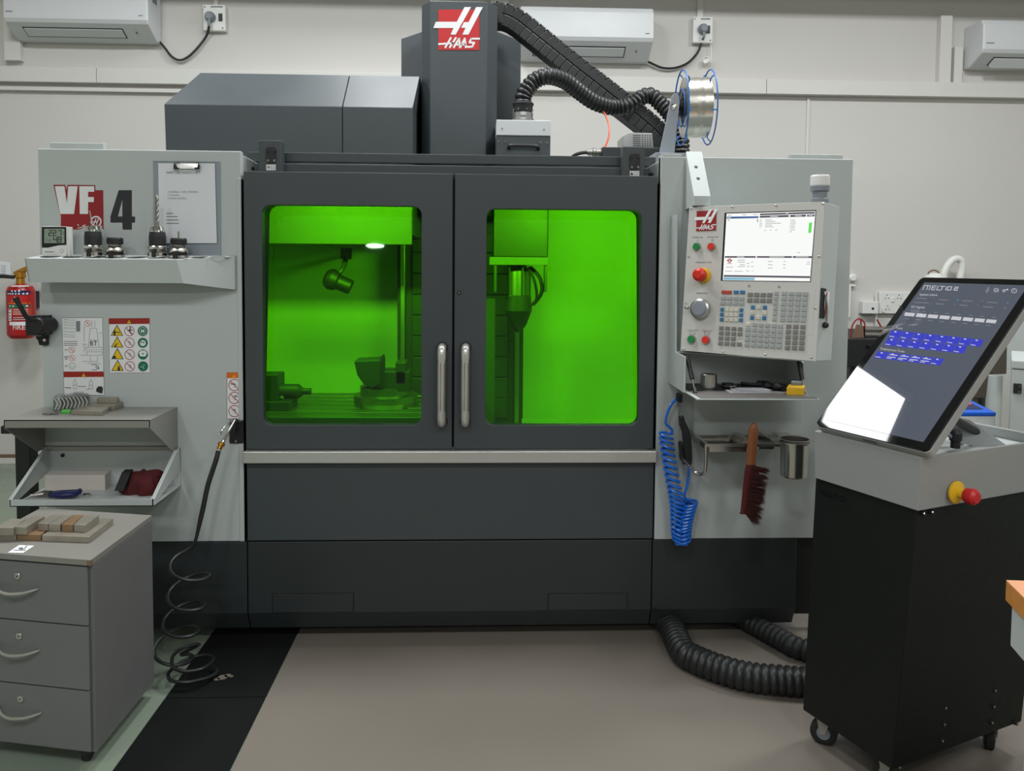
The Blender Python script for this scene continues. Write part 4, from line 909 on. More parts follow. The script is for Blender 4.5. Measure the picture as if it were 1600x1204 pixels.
# cloth: crumpled heap
def cloth(c, rx, ry, h, label):
    bb = B(); n_, m_ = 30, 12; rr = random.Random(5); ph = [rr.uniform(0, 6.28) for _ in range(8)]; R_ = []
    for i in range(m_+1):
        v = i/m_; row = []
        for j in range(n_):
            a = 2*math.pi*j/n_; fold = 1+.16*math.sin(3*a+ph[0]+v*3)+.10*math.sin(7*a+ph[1]-v*4)+.06*math.sin(11*a+ph[2])
            r = math.cos(v*math.pi/2)**.6*fold if i < m_ else .01
            z = h*(math.sin(v*math.pi/2)*(1+.14*math.sin(4*a+ph[3])*(1-v))+.10*math.sin(5*a+ph[4])*math.sin(v*math.pi))
            row.append(c+Vector((rx*r*math.cos(a), ry*r*math.sin(a), max(z, 0.0))))
        R_.append(row)
    bb.ring(R_, 'red_cloth'); return solo('red_cloth', bb, label, 'cloth')
cc = U(214, 772, Z=ZW); cloth(Vector((cc.x+.012, cc.y+.035, ZW+.001)), .075, .06, .075, 'crumpled dark red cloth in the right end of the white shelf')
t = thing('pliers', 'pliers with navy blue handles at the front of the white shelf', 'pliers', tuple(U(85, 772, Z=ZW)))
hz = ZW+.016
b = B(); b.tube([U(x, y, Z=hz) for x, y in ((79, 771), (95, 769.5), (112, 769), (123, 768), (125, 765.5))], lambda i, k: .007+.003*math.sin(3.1*i/k), 'navy', 9); mk('handle', b, t)
b = B(); b.tube([U(x, y, Z=hz) for x, y in ((79, 773), (95, 774), (112, 773), (121, 771))], lambda i, k: .007+.003*math.sin(3.1*i/k), 'navy', 9); mk('handle', b, t)
b = B(); b.tube([U(x, y, Z=hz-.002) for x, y in ((80, 772), (70, 771), (58, 772.5), (47, 774))], lambda i, k: .013-.009*i/k, 'steel_dull', 8); mk('jaw', b, t)
b = B(); p = U(136, 774.5, Z=ZW); b.lathe(p, (0, 0, 1), [(0, .012), (.008, .013), (.012, .007)], 'chrome', 12); solo('small_knob', b, 'small bright metal knob right of the pliers', 'knob')
# black stand behind the shelves
t = thing('black_stand', 'black metal stand whose post shows left of the two shelves', 'stand', tuple(U(36, 800, Y=.05)))
X0, X1, Z0, Z1 = rect(24, 676, 47, 800, .05)
b = B(); b.box(X0, X1, .05, .11, .02, Z1, 'black'); mk('post', b, t, .003)
b = B(); b.box(X0-.04, X1+.06, .03, .16, Z1, Z1+.03, 'black'); mk('top_plate', b, t, .003)
b = B(); b.box(X0-.08, X1+.08, -.02, .20, 0, .02, 'black'); mk('foot', b, t, .003)

# ------------------------------------------------------------------ drawer pedestal
zT, zBt = .624, .052
FRc = U(144.5, 877, Z=zT); BRc = U(237, 807, Z=zT)
d_ = Vector((-1.395+1.103, -.704+.765, 0)).normalized()      # along the front to the left
rd = Vector((.02, 1, 0)).normalized()
fr = Vector((-1.106, -.768, 0)); dep = .405; wid = .42
c = [fr, fr+d_*wid, fr+d_*wid+rd*dep, fr+rd*dep]
t = thing('drawer_pedestal', 'grey three drawer pedestal cabinet loaded with steel blocks', 'cabinet', tuple((c[0]+c[2])/2))
H = lambda z: [Vector((p.x, p.y, z)) for p in c]
b = B(); back = [fr+rd*.012, fr+d_*wid+rd*.012, c[2], c[3]]
b.hexa([Vector((p.x, p.y, zBt)) for p in back], [Vector((p.x, p.y, zT-.019)) for p in back], 'pedestal'); mk('body', b, t, .001)
b = B(); b.hexa(H(zT-.018), H(zT), 'pedestal_top'); mk('top', b, t, .0015)
b = B(); e = .0008; cn = [fr+Vector((e, -e, 0)), fr+d_*.012+Vector((0, -e, 0)), fr+d_*.012+rd*.004, fr+rd*.010+Vector((e, 0, 0))]; b.hexa([Vector((p.x, p.y, zT-.017)) for p in cn], [Vector((p.x, p.y, zT-.001)) for p in cn], 'brown'); mk('chipped_corner', b, t)
zd = [zBt+.004, .052+.187, .052+.377, zT-.021]
nf = Vector((d_.y, -d_.x, 0)); nf = nf if nf.y < 0 else -nf
for i in (2, 1, 0):
    z0, z1 = zd[i]+.002, zd[i+1]-.002
    fp_ = [fr+d_*.012, fr+d_*(wid-.004), fr+d_*(wid-.004)+rd*.02, fr+d_*.012+rd*.02]
    bb = B(); bb.hexa([Vector((p.x, p.y, z0)) for p in fp_], [Vector((p.x, p.y, z1)) for p in fp_], 'pedestal'); dr_ = mk('drawer', bb, t, .0012)
    hz_ = z0+(z1-z0)*.53; hc = fr+d_*.21
    P_ = lambda s, o, z: fr+d_*s+nf*o+Vector((0, 0, z))
    bb = B(); bb.tube([P_(.17, .0, hz_+.006), P_(.18, .010, hz_+.004), P_(.21, .020, hz_-.003), P_(.25, .024, hz_-.006), P_(.28, .020, hz_-.001), P_(.30, .011, hz_+.010), P_(.308, .0, hz_+.014)], lambda i, k: .0026+.0022*math.sin(math.pi*i/k), 'satin_metal', 9); mk('handle', bb, dr_)
    bb = B(); lc = P_(.236, .0, z0+(z1-z0)*.76); bb.lathe(lc, nf, [(0, .0105), (.003, .0100), (.004, .0085)], 'steel', 18); bb.lathe(lc+nf*.004, nf, [(0, .0025), (.0006, .0022)], 'black', 8); mk('lock', bb, dr_)
for s, o in ((.05, .05), (.37, .05), (.05, .36), (.37, .36)):
    p = fr+d_*s+rd*o; bb = B(); bb.cyl(p+Vector((-.009, 0, .022)), p+Vector((.009, 0, .022)), .022, 'black', n=18); bb.cyl(p+Vector((0, 0, .03)), p+Vector((0, 0, zBt+.001)), .014, 'black', n=12); mk('caster', bb, t)
fS = lambda x, y: U(x, y, Z=zT+.0008)
b = B(); b.pl([(12, 863), (36, 863.5), (54, 852), (30, 851)], 'white_print', fS); f2 = lambda x, y: U(x, y, Z=zT+.0014)
b.disc(33, 856.5, 4, 'ink_grey', f2, 10, ry=2); b.stroke([(22, 859), (40, 859)], 1, 'ink_grey', f2); b.stroke([(38, 857), (42, 852)], 1, 'ink', f2); mk('sticker', b, t)
# steel blocks lying on it
q8 = zq(0, 780, 8)
def blk(pts, z, h, label, mt='cast_grey', name='steel_block'):
    return on_top(name, label, 'block', [q8(x, y) for x, y in pts], z, h, mt, .0012, 'steel blocks on the drawer pedestal')
Z_ = zT
blk([(525, 445), (1115, 465), (1415, 235), (880, 215)], Z_, .020, 'broad steel base plate under the bars on the pedestal')
blk([(210, 430), (510, 440), (760, 250), (560, 240)], Z_, .020, 'rust tinged flat steel plate left of the broad base plate', 'cast_brown')
blk([(-60, 425), (200, 432), (520, 235), (300, 225)], Z_, .020, 'flat steel plate at the far left of the pedestal top')
Z2 = Z_+.020
blk([(-60, 352), (165, 352), (320, 245), (140, 235)], Z2, .024, 'drilled steel block with a round rust stain, leftmost of the upper layer')
blk([(178, 340), (325, 345), (560, 205), (430, 195)], Z2, .024, 'plain steel block with screw holes, beside the stained one')
blk([(470, 295), (598, 300), (790, 190), (660, 184)], Z2, .024, 'narrow steel bar at the left of the four upright bars')
blk([(604, 303), (752, 305), (915, 192), (798, 188)], Z2, .024, 'steel bar with a recessed end, second of the four bars')
blk([(772, 308), (912, 310), (1040, 192), (922, 190)], Z2, .024, 'brown tinted steel bar, third of the four bars', 'cast_brown')
blk([(922, 312), (1070, 318), (1240, 192), (1050, 188)], Z2, .024, 'ribbed steel bar at the right of the four bars')
fz = lambda x, y: U(*q8(x, y), Z=Z2+.0248)
# ------------------------------------------------------------------ air gun with coiled black hose
t = thing('air_gun_hose', 'steel air nozzle with brass collar on a long coiled black hose', 'air hose', tuple(U(270, 1060, Z=0)))
q = zq(340, 570, 8.03)
Yn = -.06
b = B(); zp([(145, 690), (322, 692), (322, 985), (145, 985)], -.008, .008, 'black', b)
hk = P('hose_hanger', b, .003)
for x, y in ((292, 712), (228, 955)):
    b = B(); b.lathe(U(*q(x, y), Y=-.009), (0, -1, 0), [(0, .006), (.004, .005)], 'chrome', 10); mk('bolt', b, hk)
b = B(); b.tube([U(*q(200, 700), Y=-.01), U(*q(215, 690), Y=-.04), U(*q(235, 700), Y=-.06), U(*q(232, 745), Y=-.05), U(*q(225, 830), Y=-.02)], .006, 'black', 8); mk('hook', b, hk)
b = B(); b.tube([U(*q(215, 690), Y=Yn), U(*q(150, 810), Y=Yn-.02), U(*q(85, 930), Y=Yn-.03), U(*q(60, 985), Y=Yn-.035)], lambda i, k: .0052+.002*(i > k*.7), 'chrome', 10); mk('nozzle_tube', b, t)
b = B(); b.tube([U(*q(190, 690), Y=Yn-.012), U(*q(120, 740), Y=Yn-.03), U(*q(60, 810), Y=Yn-.045), U(*q(35, 865), Y=Yn-.05), U(*q(5, 868), Y=Yn-.05)], .0035, 'chrome', 7); mk('trigger_lever', b, t)
b = B(); a_, c_ = U(*q(60, 970), Y=Yn-.034), U(*q(10, 1075), Y=Yn-.045); b.lathe(a_, c_-a_, [(0, .008), (.003, .013), (.012, .013), (.014, .009), (.028, .009)], 'brass', 14); mk('collar', b, t)
Yh_ = -.14
coil = [U(*q(10, 1075), Y=Yn-.045)]
for x, y, Y in [(337, 720, -.115), (325, 757, -.13), (318, 790, -.14), (309, 830, -.15)]: coil.append(U(x, y, Y=Y))
mids = [(298, 866, 25, 4), (294, 920, 25, 5), (287, 968, 27, 6), (275, 1012, 27, 8)]
path = spline(coil, 6)
# downward loops
N_ = 22*4; p_ = []
cxs = [(297, 870), (298, 893), (295, 920), (290, 945), (287, 968), (278, 990), (272, 1015), (268, 1040)]
Yc0 = -.22; rad = .068
for i in range(N_):
    tt = i/(N_-1); u_ = tt*(len(cxs)-1); k = min(int(u_), len(cxs)-2); fx = u_-k
    x = cxs[k][0]+(cxs[k+1][0]-cxs[k][0])*fx; y = cxs[k][1]+(cxs[k+1][1]-cxs[k][1])*fx
    c = U(x, y, Y=Yc0-.03*tt); a = 2*math.pi*(i/22)+math.pi*.55
    p_.append(c+Vector((rad*math.cos(a), rad*math.sin(a)*.9, .012*math.sin(a))))
cz_ = Vector((-1.075, -.30, 0))
for i in range(40):
    a = 2*math.pi*(i/20)+math.pi*.4; r_ = .085+.012*math.sin(i*.7)
    p_.append(Vector((-1.005+r_*math.cos(a)*.9, -.27+r_*math.sin(a)*.8, max(.024, .10-.0021*i))))
path += spline([path[-1]]+[p_[0]], 3)[1:]
path += p_[1:]
path = spline([p for p in path[::2]], 3)
b = B(); b.tube(path, lambda i, k: .0092 if i < 30 else max(.0062, .0092-.0004*(i-30)), 'hose_black', 8, raw=True); mk('hose', b, t)

# ================================================================== control console (turned toward the operator)
MC = frame((.9938, -.30, 1.5423), -.6941, .0973); IC = MC.inverted()
con = thing('control_console', 'grey machine control console with lit screen, keypad and red stop button', 'console', M=MC)
def cp(x, y, h=0.0): l = UL(x, y, MC); return MC @ Vector((l.x, l.y, h))
def LC(bb): bb.M = MC; return bb
u0, u1, v0, v1 = -.301, .187, -.385, .148
b = LC(B()); b.hexa([(u0+.004, v0+.004, -.10), (u1+.022, v0+.004, -.10), (u1+.022, v1-.002, -.10), (u0+.004, v1-.002, -.10)], [(u0, v0, -.003), (u1, v0, -.003), (u1, v1, -.003), (u0, v1, -.003)], 'light_paint'); mk('housing', b, con, .003)
b = LC(B()); b.box(u0, u1, v0, v1, -.0025, .002, 'console'); fp = mk('face_plate', b, con, .0012)
for x, y in [(1081, 326), (1145, 323.5), (1213, 321), (1286.5, 318), (1076.5, 401), (1280, 400.5), (1171, 446.5), (1218, 447.5), (1072.5, 473.5), (1274, 481), (1068.5, 544.5), (1130.5, 549), (1196.5, 554), (1268, 558.5)]:
    b = B(); b.lathe(cp(x, y, .002), MC.col[2].to_3d(), [(0, .0038), (.0022, .0034), (.003, .002)], 'chrome', 8); mk('screw', b, con)
q = zq(640, 0, 10)
# badge
b = B()
def lf(x, y, h): # badge coordinates -> pixels on the console
    fx, fy = (x-45)/64, (y-15)/63
    return cp(1088.5+fx*30.5+(1-fy)*1.0, 330+fy*31-fx*1.2, .0045+h*.6)
bx_ = [lf(45, 15, -.003), lf(109, 15, -.003), lf(109, 78, -.003), lf(45, 78, -.003)]
b.hexa(bx_, [lf(45, 15, -.0004), lf(109, 15, -.0004), lf(109, 78, -.0004), lf(45, 78, -.0004)], 'dark_red'); logo(b, lf, 'dark_red'); mk('badge', b, con)
# lcd
q = zq(1120, 320, 9.26); fs = lambda h: (lambda X, Y: cp(*q(X, Y), h))
b = B(); b.pl([(118, 116), (1442, 76), (1362, 1116), (62, 1098)], 'black_gloss', fs(.0026)); lcd = mk('display_frame', b, con)
b = B(); f1, f2, f3 = fs(.0030), fs(.0035), fs(.0040)
b.pl([(146, 128), (1432, 92), (1352, 1106), (90, 1090)], 'scr_white', f1)
def qd(x0, y0, x1, y1, x2, y2, x3, y3, m_): b.pl([(x0, y0), (x1, y1), (x2, y2), (x3, y3)], m_, f2)
qd(150, 172, 608, 166, 608, 192, 148, 203, 'scr_blue'); qd(630, 128, 1424, 102, 1422, 128, 628, 152, 'scr_violet'); qd(628, 160, 1046, 148, 1046, 178, 626, 188, 'scr_violet')
qd(1066, 148, 1296, 142, 1294, 172, 1064, 178, 'scr_violet'); qd(1312, 142, 1422, 139, 1420, 168, 1310, 172, 'scr_violet')
qd(122, 742, 568, 742, 568, 766, 120, 766, 'scr_violet'); qd(586, 742, 1092, 742, 1092, 768, 586, 766, 'scr_violet'); qd(1106, 742, 1380, 742, 1378, 770, 1104, 768, 'scr_violet')
qd(106, 1014, 1356, 1032, 1354, 1060, 104, 1040, 'scr_violet'); qd(102, 1046, 556, 1054, 550, 1090, 98, 1086, 'scr_sky'); qd(1340, 258, 1384, 256, 1370, 404, 1328, 406, 'scr_green')
b.disc(190, 806, 30, 'scr_red', f2, 16, 17); b.rc(155, 845, 220, 853, 'scr_red', f2); b.rc(150, 800, 230, 810, 'scr_red', f2); b.rc(165, 218, 190, 228, 'scr_red', f2); b.rc(590, 205, 600, 250, 'scr_violet', f2)
for (x0, x1, y) in [(635, 655, 216), (710, 800, 216), (625, 655, 242), (712, 845, 240), (625, 660, 270), (710, 930, 266), (622, 660, 294), (705, 800, 292), (622, 650, 318), (702, 825, 318), (690, 715, 370), (775, 795, 366), (850, 880, 364), (1070, 1140, 222), (1070, 1145, 250), (1065, 1145, 278), (1065, 1130, 306), (1065, 1135, 332), (1060, 1135, 362), (1060, 1090, 390),
                    (310, 410, 800), (310, 410, 828), (340, 410, 866), (310, 410, 892), (440, 475, 850), (440, 478, 892), (500, 530, 828), (500, 540, 892), (745, 810, 820), (745, 810, 866), (745, 810, 914), (970, 1000, 820), (965, 1000, 866), (965, 995, 914), (1315, 1350, 828), (1300, 1350, 856), (130, 230, 958), (260, 380, 962), (430, 470, 956), (510, 530, 956), (1170, 1210, 690), (140, 240, 900), (375, 430, 146), (530, 600, 142), (165, 220, 152)]:
    b.stroke([(x0, y), (x1, y)], 7, 'scr_grey', f2)
for (x0, x1, y) in [(780, 890, 170), (1140, 1230, 160), (1335, 1395, 155), (300, 400, 754), (770, 980, 754), (1150, 1330, 754), (1005, 1040, 124), (160, 210, 188)]: b.stroke([(x0, y), (x1, y)], 7, 'scr_white', f3)
mk('screen', b, con)
wv = MC.col[2].to_3d()
def button(x, y, r, h, mt, name, ring='alu'):
    bb = B(); o_ = cp(x, y, .002); bb.lathe(o_, wv, [(0, r*1.22), (h*.5, r*1.2), (h*.5, r)], ring, 20); k_ = mk(name, bb, con)
    bb = B(); bb.lathe(o_, wv, [(h*.45, r), (h, r*.95), (h, r*.8)], mt, 18); mk('cap', bb, k_); return k_
button(1089.5, 385.5, .0125, .012, 'button_green', 'power_on_button'); button(1112.5, 385.5, .0125, .012, 'button_red', 'power_off_button')
button(1081.5, 530, .0135, .012, 'button_green', 'cycle_start_button'); button(1104, 531, .0135, .012, 'button_red', 'feed_hold_button')
b = B(); o_ = cp(1100, 430.5, .002); b.lathe(o_, wv, [(0, .0285), (.004, .0275), (.012, .022)], 'yellow', 26); es = mk('stop_button', b, con)
b = B(); b.lathe(o_, wv, [(.008, .012), (.024, .013), (.026, .0235), (.036, .0255), (.048, .0225), (.054, .014)], 'estop_red', 24); mk('mushroom_cap', b, es)
b = B(); o_ = cp(1096, 482.5, .002); b.lathe(o_, wv, [(0, .036), (.005, .0375), (.016, .036), (.018, .033), (.020, .030)], 'alu', 32); hw = mk('handwheel', b, con)
b = B(); b.lathe(o_, wv, [(.018, .029), (.024, .026), (.025, .022)], 'grey_plastic', 28); mk('hub', b, hw)
b = B(); p_ = cp(1079, 481, .02); b.lathe(p_, wv, [(0, .006), (.022, .007), (.025, .004)], 'steel', 12); mk('crank_knob', b, hw)
b = B(); fz1 = lambda x, y: cp(x, y, .0024)
for tx, x, y, s in [('POWER ON', 1090.5, 371, 3.0), ('POWER OFF', 1114, 370.5, 3.0), ('EMERGENCY STOP', 1100, 410, 3.0), ('HANDLE JOG', 1097, 458, 3.0), ('CYCLE START', 1083, 515.8, 2.8)]: b.text(tx, s, 'ink', fz1, x, y); mk('lettering', b, con); b = B()
b.text('FEED HOLD', 2.8, 'brick_red', fz1, 1105.5, 516.8)
b.stroke([(1090.5, 374), (1090.5, 377)], .5, 'ink', fz1); b.disc(1113.5, 375, 1.6, 'ink', fz1, 12, 1.1); b.stroke([(1078, 518), (1086, 518), (1086, 522), (1078, 522), (1078, 518)], .4, 'ink', fz1); b.stroke([(1101, 519), (1109, 519), (1109, 523), (1101, 523), (1101, 519)], .4, 'ink', fz1)
for x0, x1, y in [(1169, 1181, 455.2), (1195, 1208, 455.6), (1124, 1134, 507), (1151, 1161, 508.5)]: b.stroke([(x0, y), (x1, y)], 1.2, 'ink', fz1)
for x0, x1, y in [(1183, 1193, 455.4), (1136, 1149, 507.8), (1181, 1190, 488), (1152, 1159, 529.5)]: b.stroke([(x0, y), (x1, y)], .8, 'ink_grey', fz1)
mk('lettering', b, con)
# keypad : every key a sub-part
b = LC(B()); A_ = UL(1121, 449, MC); C_ = UL(1268, 551, MC); b.box(A_.x, C_.x, -.30, A_.y, .0018, .0026, 'console'); kp = mk('keypad', b, con)
def key_mesh(w_, h_, mt):
    bb = B(); bb.hexa([(-w_/2, -h_/2, 0), (w_/2, -h_/2, 0), (w_/2, h_/2, 0), (-w_/2, h_/2, 0)], [(-w_/2*.86, -h_/2*.82, .0042), (w_/2*.86, -h_/2*.82, .0042), (w_/2*.86, h_/2*.82, .0042), (-w_/2*.86, h_/2*.82, .0042)], mt)
    bb.rc(-w_*.12, -h_*.05, w_*.12, h_*.05, 'ink_grey', lambda x, y: (x, y, .0045))
    o_ = mk('key', bb, kp, local=True); return o_
keyp = {}
def key(X, Y, mt, w_=.0178, h_=.0128):
    l = UL(1040+X/5.333, 440+Y/5.333, MC); k_ = (mt, w_, h_)
    if k_ not in keyp: o_ = keyp[k_] = key_mesh(w_, h_, mt)
    else: o_ = keyp[k_].copy(); COL.objects.link(o_)
    o_.location = (l.x, l.y, .0026)
key(511, 88, 'key_red', .038); key(590, 88, 'key_blue'); key(643, 88, 'key_blue')
for i in range(4): key(485+51*i, 137+1.5*i, 'key_mid'); key(480+52*i, 179+i, 'key_mid')
for r, y in enumerate((232, 273, 315)):
    for i, mt in enumerate(('key_blue', 'key_cream', 'key_cream', 'key_cream', 'key_blue')): key(475+40*i-r*2, y+i*1.2, mt, .0125, .0128)
for i in range(4): key(708+54*i, 108+i, 'key_dark', .018, .0148); key(704+54*i, 155+i, 'key_dark', .018, .0148)
for x, y, mt in [(731, 213, 'key_blue'), (780, 213, 'key_cream'), (830, 215, 'key_blue'), (727, 257, 'key_cream'), (828, 259, 'key_cream'), (724, 300, 'key_blue'), (774, 300, 'key_cream'), (824, 303, 'key_blue')]: key(x, y, mt, .0135, .0135)
for i, y in enumerate((97, 139, 181, 224, 267, 311)): key(926-3*i, y, 'key_mid', .0135, .0135)
for r in range(6):
    for i in range(4): key(992+58.5*i-3.2*r, 98+43.5*r+1.5*i, 'key_mid', .0175, .0138)
for r in range(4):
    for i in range(4):
        if not (r == 2 and i == 3): key(468+52*i-2.4*r, 385+42.5*r+2.6*i, 'key_dark', .0165, .0128)
for r in range(5):
    for i in range(6): key(691+53.6*i-2.6*r, 355+42.5*r+3.2*i, 'key_cream' if (r == 0 and i == 0) else 'key_mid', .0165, .0128)
for r in range(5):
    for i in range(3): key(1028+59.5*i-2.8*r, 372+44.5*r+2*i, 'key_dark', .0170, .0138)
# data port strip on the right flank
rf = lambda s, v: MC @ Vector((u1+.0005+.022*s, v, -.003-.097*s))
b = B(); b.hexa([rf(.02, -.14), rf(.3, -.14), rf(.3, -.24), rf(.02, -.24)], [rf(.02, -.14)+MC.col[0].to_3d()*.004, rf(.3, -.14)+MC.col[0].to_3d()*.004, rf(.3, -.24)+MC.col[0].to_3d()*.004, rf(.02, -.24)+MC.col[0].to_3d()*.004], 'ink'); ps = mk('port_strip', b, con)
b = B(); b.sphere(rf(.3, -.262)+MC.col[0].to_3d()*.008, .011, 'black', n=10, m=6); mk('knob', b, con)
b = B(); b.tube([rf(.2, -.16)+MC.col[0].to_3d()*.006, rf(.25, -.2)+MC.col[0].to_3d()*.012, rf(.3, -.25)+MC.col[0].to_3d()*.01], .003, 'steel_dull', 6); mk('cord', b, con)
tag_q = [U(x, y, Y=-.42) for x, y in ((1288, 455), (1297, 456), (1293, 496), (1286, 495))]
b = B(); b.prism(tag_q, (0, .0015, 0), 'white_print'); tg = mk('hanging_tag', b, con)
b = B(); b.prism([U(x, y, Y=-.4212) for x, y in ((1291.5, 456.5), (1293, 456.6), (1289.5, 494), (1288, 494))], (0, .0005, 0), 'brick_red'); mk('stripe', b, tg)
# beacon on top
bc = MC @ Vector((.160, v1+.002, -.03))
b = B(); b.lathe(bc, (0, 0, 1), [(-.012, .030), (.012, .029), (.016, .024), (.036, .024), (.04, .031), (.056, .031)], 'grey_plastic', 22); bk = mk('beacon', b, con)
b = B(); b.lathe(bc, (0, 0, 1), [(.056, .030), (.060, .0315), (.088, .0315), (.093, .029)], 'white_plastic', 22); mk('lens', b, bk)
# cheeks, pocket and drop tray below
zt0_ = 1.021
b = B(); b.prism([(.724, 0, zt0_), (.724, -.25, zt0_), (.724, -.25, 1.150), (.724, -.115, 1.152), (.724, -.085, 1.66), (.724, 0, 1.66)], (.006, 0, 0), 'light_paint'); mk('left_cheek', b, con, .001)
b = B(); b.prism([(1.152, 0, zt0_), (1.152, -.25, zt0_), (1.152, -.25, 1.13), (1.152, -.15, 1.14), (1.152, 0, 1.14)], (.006, 0, 0), 'light_paint'); mk('right_cheek', b, con, .001)
b = B(); b.box(.730, 1.152, -.066, -.060, zt0_, 1.16, 'light_paint'); mk('pocket_back', b, con)
b = B(); b.hexa([(.73, -.066, 1.150), (1.152, -.066, 1.140), (1.152, -.25, 1.135), (.73, -.12, 1.150)], [(.73, -.066, 1.154), (1.152, -.066, 1.144), (1.152, -.25, 1.139), (.73, -.12, 1.154)], 'light_paint'); mk('pocket_roof', b, con)
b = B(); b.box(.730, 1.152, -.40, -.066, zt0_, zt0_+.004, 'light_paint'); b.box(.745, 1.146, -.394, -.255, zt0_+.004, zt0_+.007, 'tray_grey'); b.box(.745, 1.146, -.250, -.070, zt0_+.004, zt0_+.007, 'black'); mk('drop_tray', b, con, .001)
for (x, xa) in ((.752, .742), (1.140, 1.146)):
    pa, pb = Vector((xa, -.22, 1.146)), Vector((x, -.30, zt0_+.007))
    b = B(); b.cyl(pa, pa.lerp(pb, .62), .008, 'black', n=10); b.cyl(pa.lerp(pb, .6), pa.lerp(pb, .9), .0035, 'steel', n=8); b.cyl(pa.lerp(pb, .86), pb, .007, 'chrome', n=8); mk('tray_strut', b, con)
X0, X1, Z0, Z1 = rect(1085, 628, 1254, 680, -.045)
b = B(); b.box(X0, X1, -.045, 0, Z0, zt0_, 'light_paint'); mk('mount_box', b, con, .002)
# sloped hanger arm
wa = [U(1066, 236, Y=.0), U(1090, 306, Y=-.13), U(1090, 321, Y=-.13), U(1064, 328, Y=.0)]
xa_ = (wa[0].x+wa[1].x)/2
b = B(); b.prism([(xa_, .0, wa[0].z), (xa_, -.13, wa[1].z), (xa_, -.13, wa[2].z), (xa_, -.0, wa[3].z)], (.062, 0, 0), 'light_paint'); ha = mk('hanger_arm', b, con, .002)
nrm = Vector((0, -(wa[0].z-wa[1].z), .13)).normalized()
for s in (.36, .62):
    p_ = Vector((xa_+.028, -.13*s, wa[0].z+(wa[1].z-wa[0].z)*s))
    b = B(); b.lathe(p_, nrm, [(0, .007), (.0006, .0065)], 'black', 12); mk('hole', b, ha)
# things on the drop tray
ZD = zt0_+.0072
c = U(1107, 606, Z=ZD)
b = B(); b.lathe(c, (0, 0, 1), [(0, .028), (.003, .030), (.05, .030), (.052, .0285), (.052, .024), (.006, .024), (.006, .0)], 'steel', 28); solo('steel_cup', b, 'short polished steel cup at the left of the drop tray', 'cup')
t = thing('bearing', 'small bearing ring in a shallow steel dish on the drop tray', 'bearing', tuple(U(1137, 603, Z=ZD)))
c = U(1137, 602, Z=ZD+.01)
b = B(); b.lathe((c.x, c.y, ZD), (0, 0, 1), [(0, .02), (.01, .032), (.013, .033), (.004, .018)], 'steel', 24, False); mk('dish', b, t)
b = B(); b.lathe((c.x, c.y, ZD+.006), (0, 0, 1), [(0, .020), (.013, .021), (.013, .013), (.0, .012)], 'black', 20, False); mk('ring', b, t)
for i, (dx, rz) in enumerate(((0, .05), (.012, -.04), (.03, .1))):
    c = U(1168+i*4, 612-i, Z=ZD); b = B(); hw_, hh_ = .075-.008*i, .035
    pts = [(-hw_, -hh_), (hw_, -hh_), (hw_*.9, hh_), (-hw_*.9, hh_)]
    pts = [Vector((c.x+x*math.cos(rz)-y*math.sin(rz), c.y+.005+x*math.sin(rz)+y*math.cos(rz), ZD+.002*i)) for x, y in pts]
    b.prism(pts, (0, 0, .0016), 'paper_shaded'); solo('paper_slip', b, ['crumpled white paper on the drop tray, lowest of three sheets', 'white paper on the drop tray, middle of three sheets', 'white paper on the drop tray, top of three sheets'][i], 'paper')
t = thing('black_hand_tool', 'long black hand tool lying across the papers on the drop tray', 'tool', tuple(U(1190, 604, Z=ZD)))
zz_ = ZD+.012
b = B(); b.tube([U(x, y, Z=zz_) for x, y in ((1158, 599), (1172, 600.5), (1186, 601))], .007, 'black', 8); mk('shaft', b, t)
b = B(); b.tube([U(x, y, Z=zz_) for x, y in ((1184, 600), (1196, 602), (1210, 603.5), (1226, 606))], lambda i, k: .012+.004*math.sin(i*1.1), 'black_rubber', 9); mk('grip', b, t)
b = B(); b.tube([U(x, y, Z=zz_+.004) for x, y in ((1188, 597), (1197, 597), (1204, 600))], .006, 'black', 7); mk('lever', b, t)
on_top('yellow_box', 'small yellow box at the right of the drop tray', 'box', [(1229, 605), (1256, 606), (1258, 601), (1233, 600)], ZD, .026, 'yellow')
on_top('grey_box', 'small dark grey sponge lying on the yellow box', 'box', [(1236, 596.5), (1253, 597), (1254, 593), (1238, 592)], ZD+.026, .012, 'grey_plastic')
on_top('blue_block', 'small blue block in front of the yellow box on the drop tray', 'block', [(1233, 611), (1244, 611.5), (1246, 607.5), (1236, 607)], ZD, .012, 'blue_box')

# ------------------------------------------------------------------ steel rack, cup, brush, blue air hose
q = zq(1000, 600, 4.3)
Yk_ = -.10; zr = U(*q(600, 378), Y=Yk_-.09).z
R = lambda x, y: U(*q(x, y), Z=zr)
t = thing('steel_tray_rack', 'polished steel tray rack under the console with a ring at its right end', 'rack', tuple(U(*q(650, 400), Y=-.05)))
XA_, XB_ = U(*q(365, 340), Y=-.02).x, U(*q(900, 350), Y=-.02).x
yfr_ = R(600, 402).y; ybk = -.004
b = B()
xs_ = [U(*q(365, 345), Y=ybk).x, R(455, 400).x, R(705, 380).x, R(800, 380).x, R(900, 370).x]
X_ = [R(370, 345).x, R(430, 375).x+.015, R(690, 375).x, R(735, 375).x, R(890, 370).x]
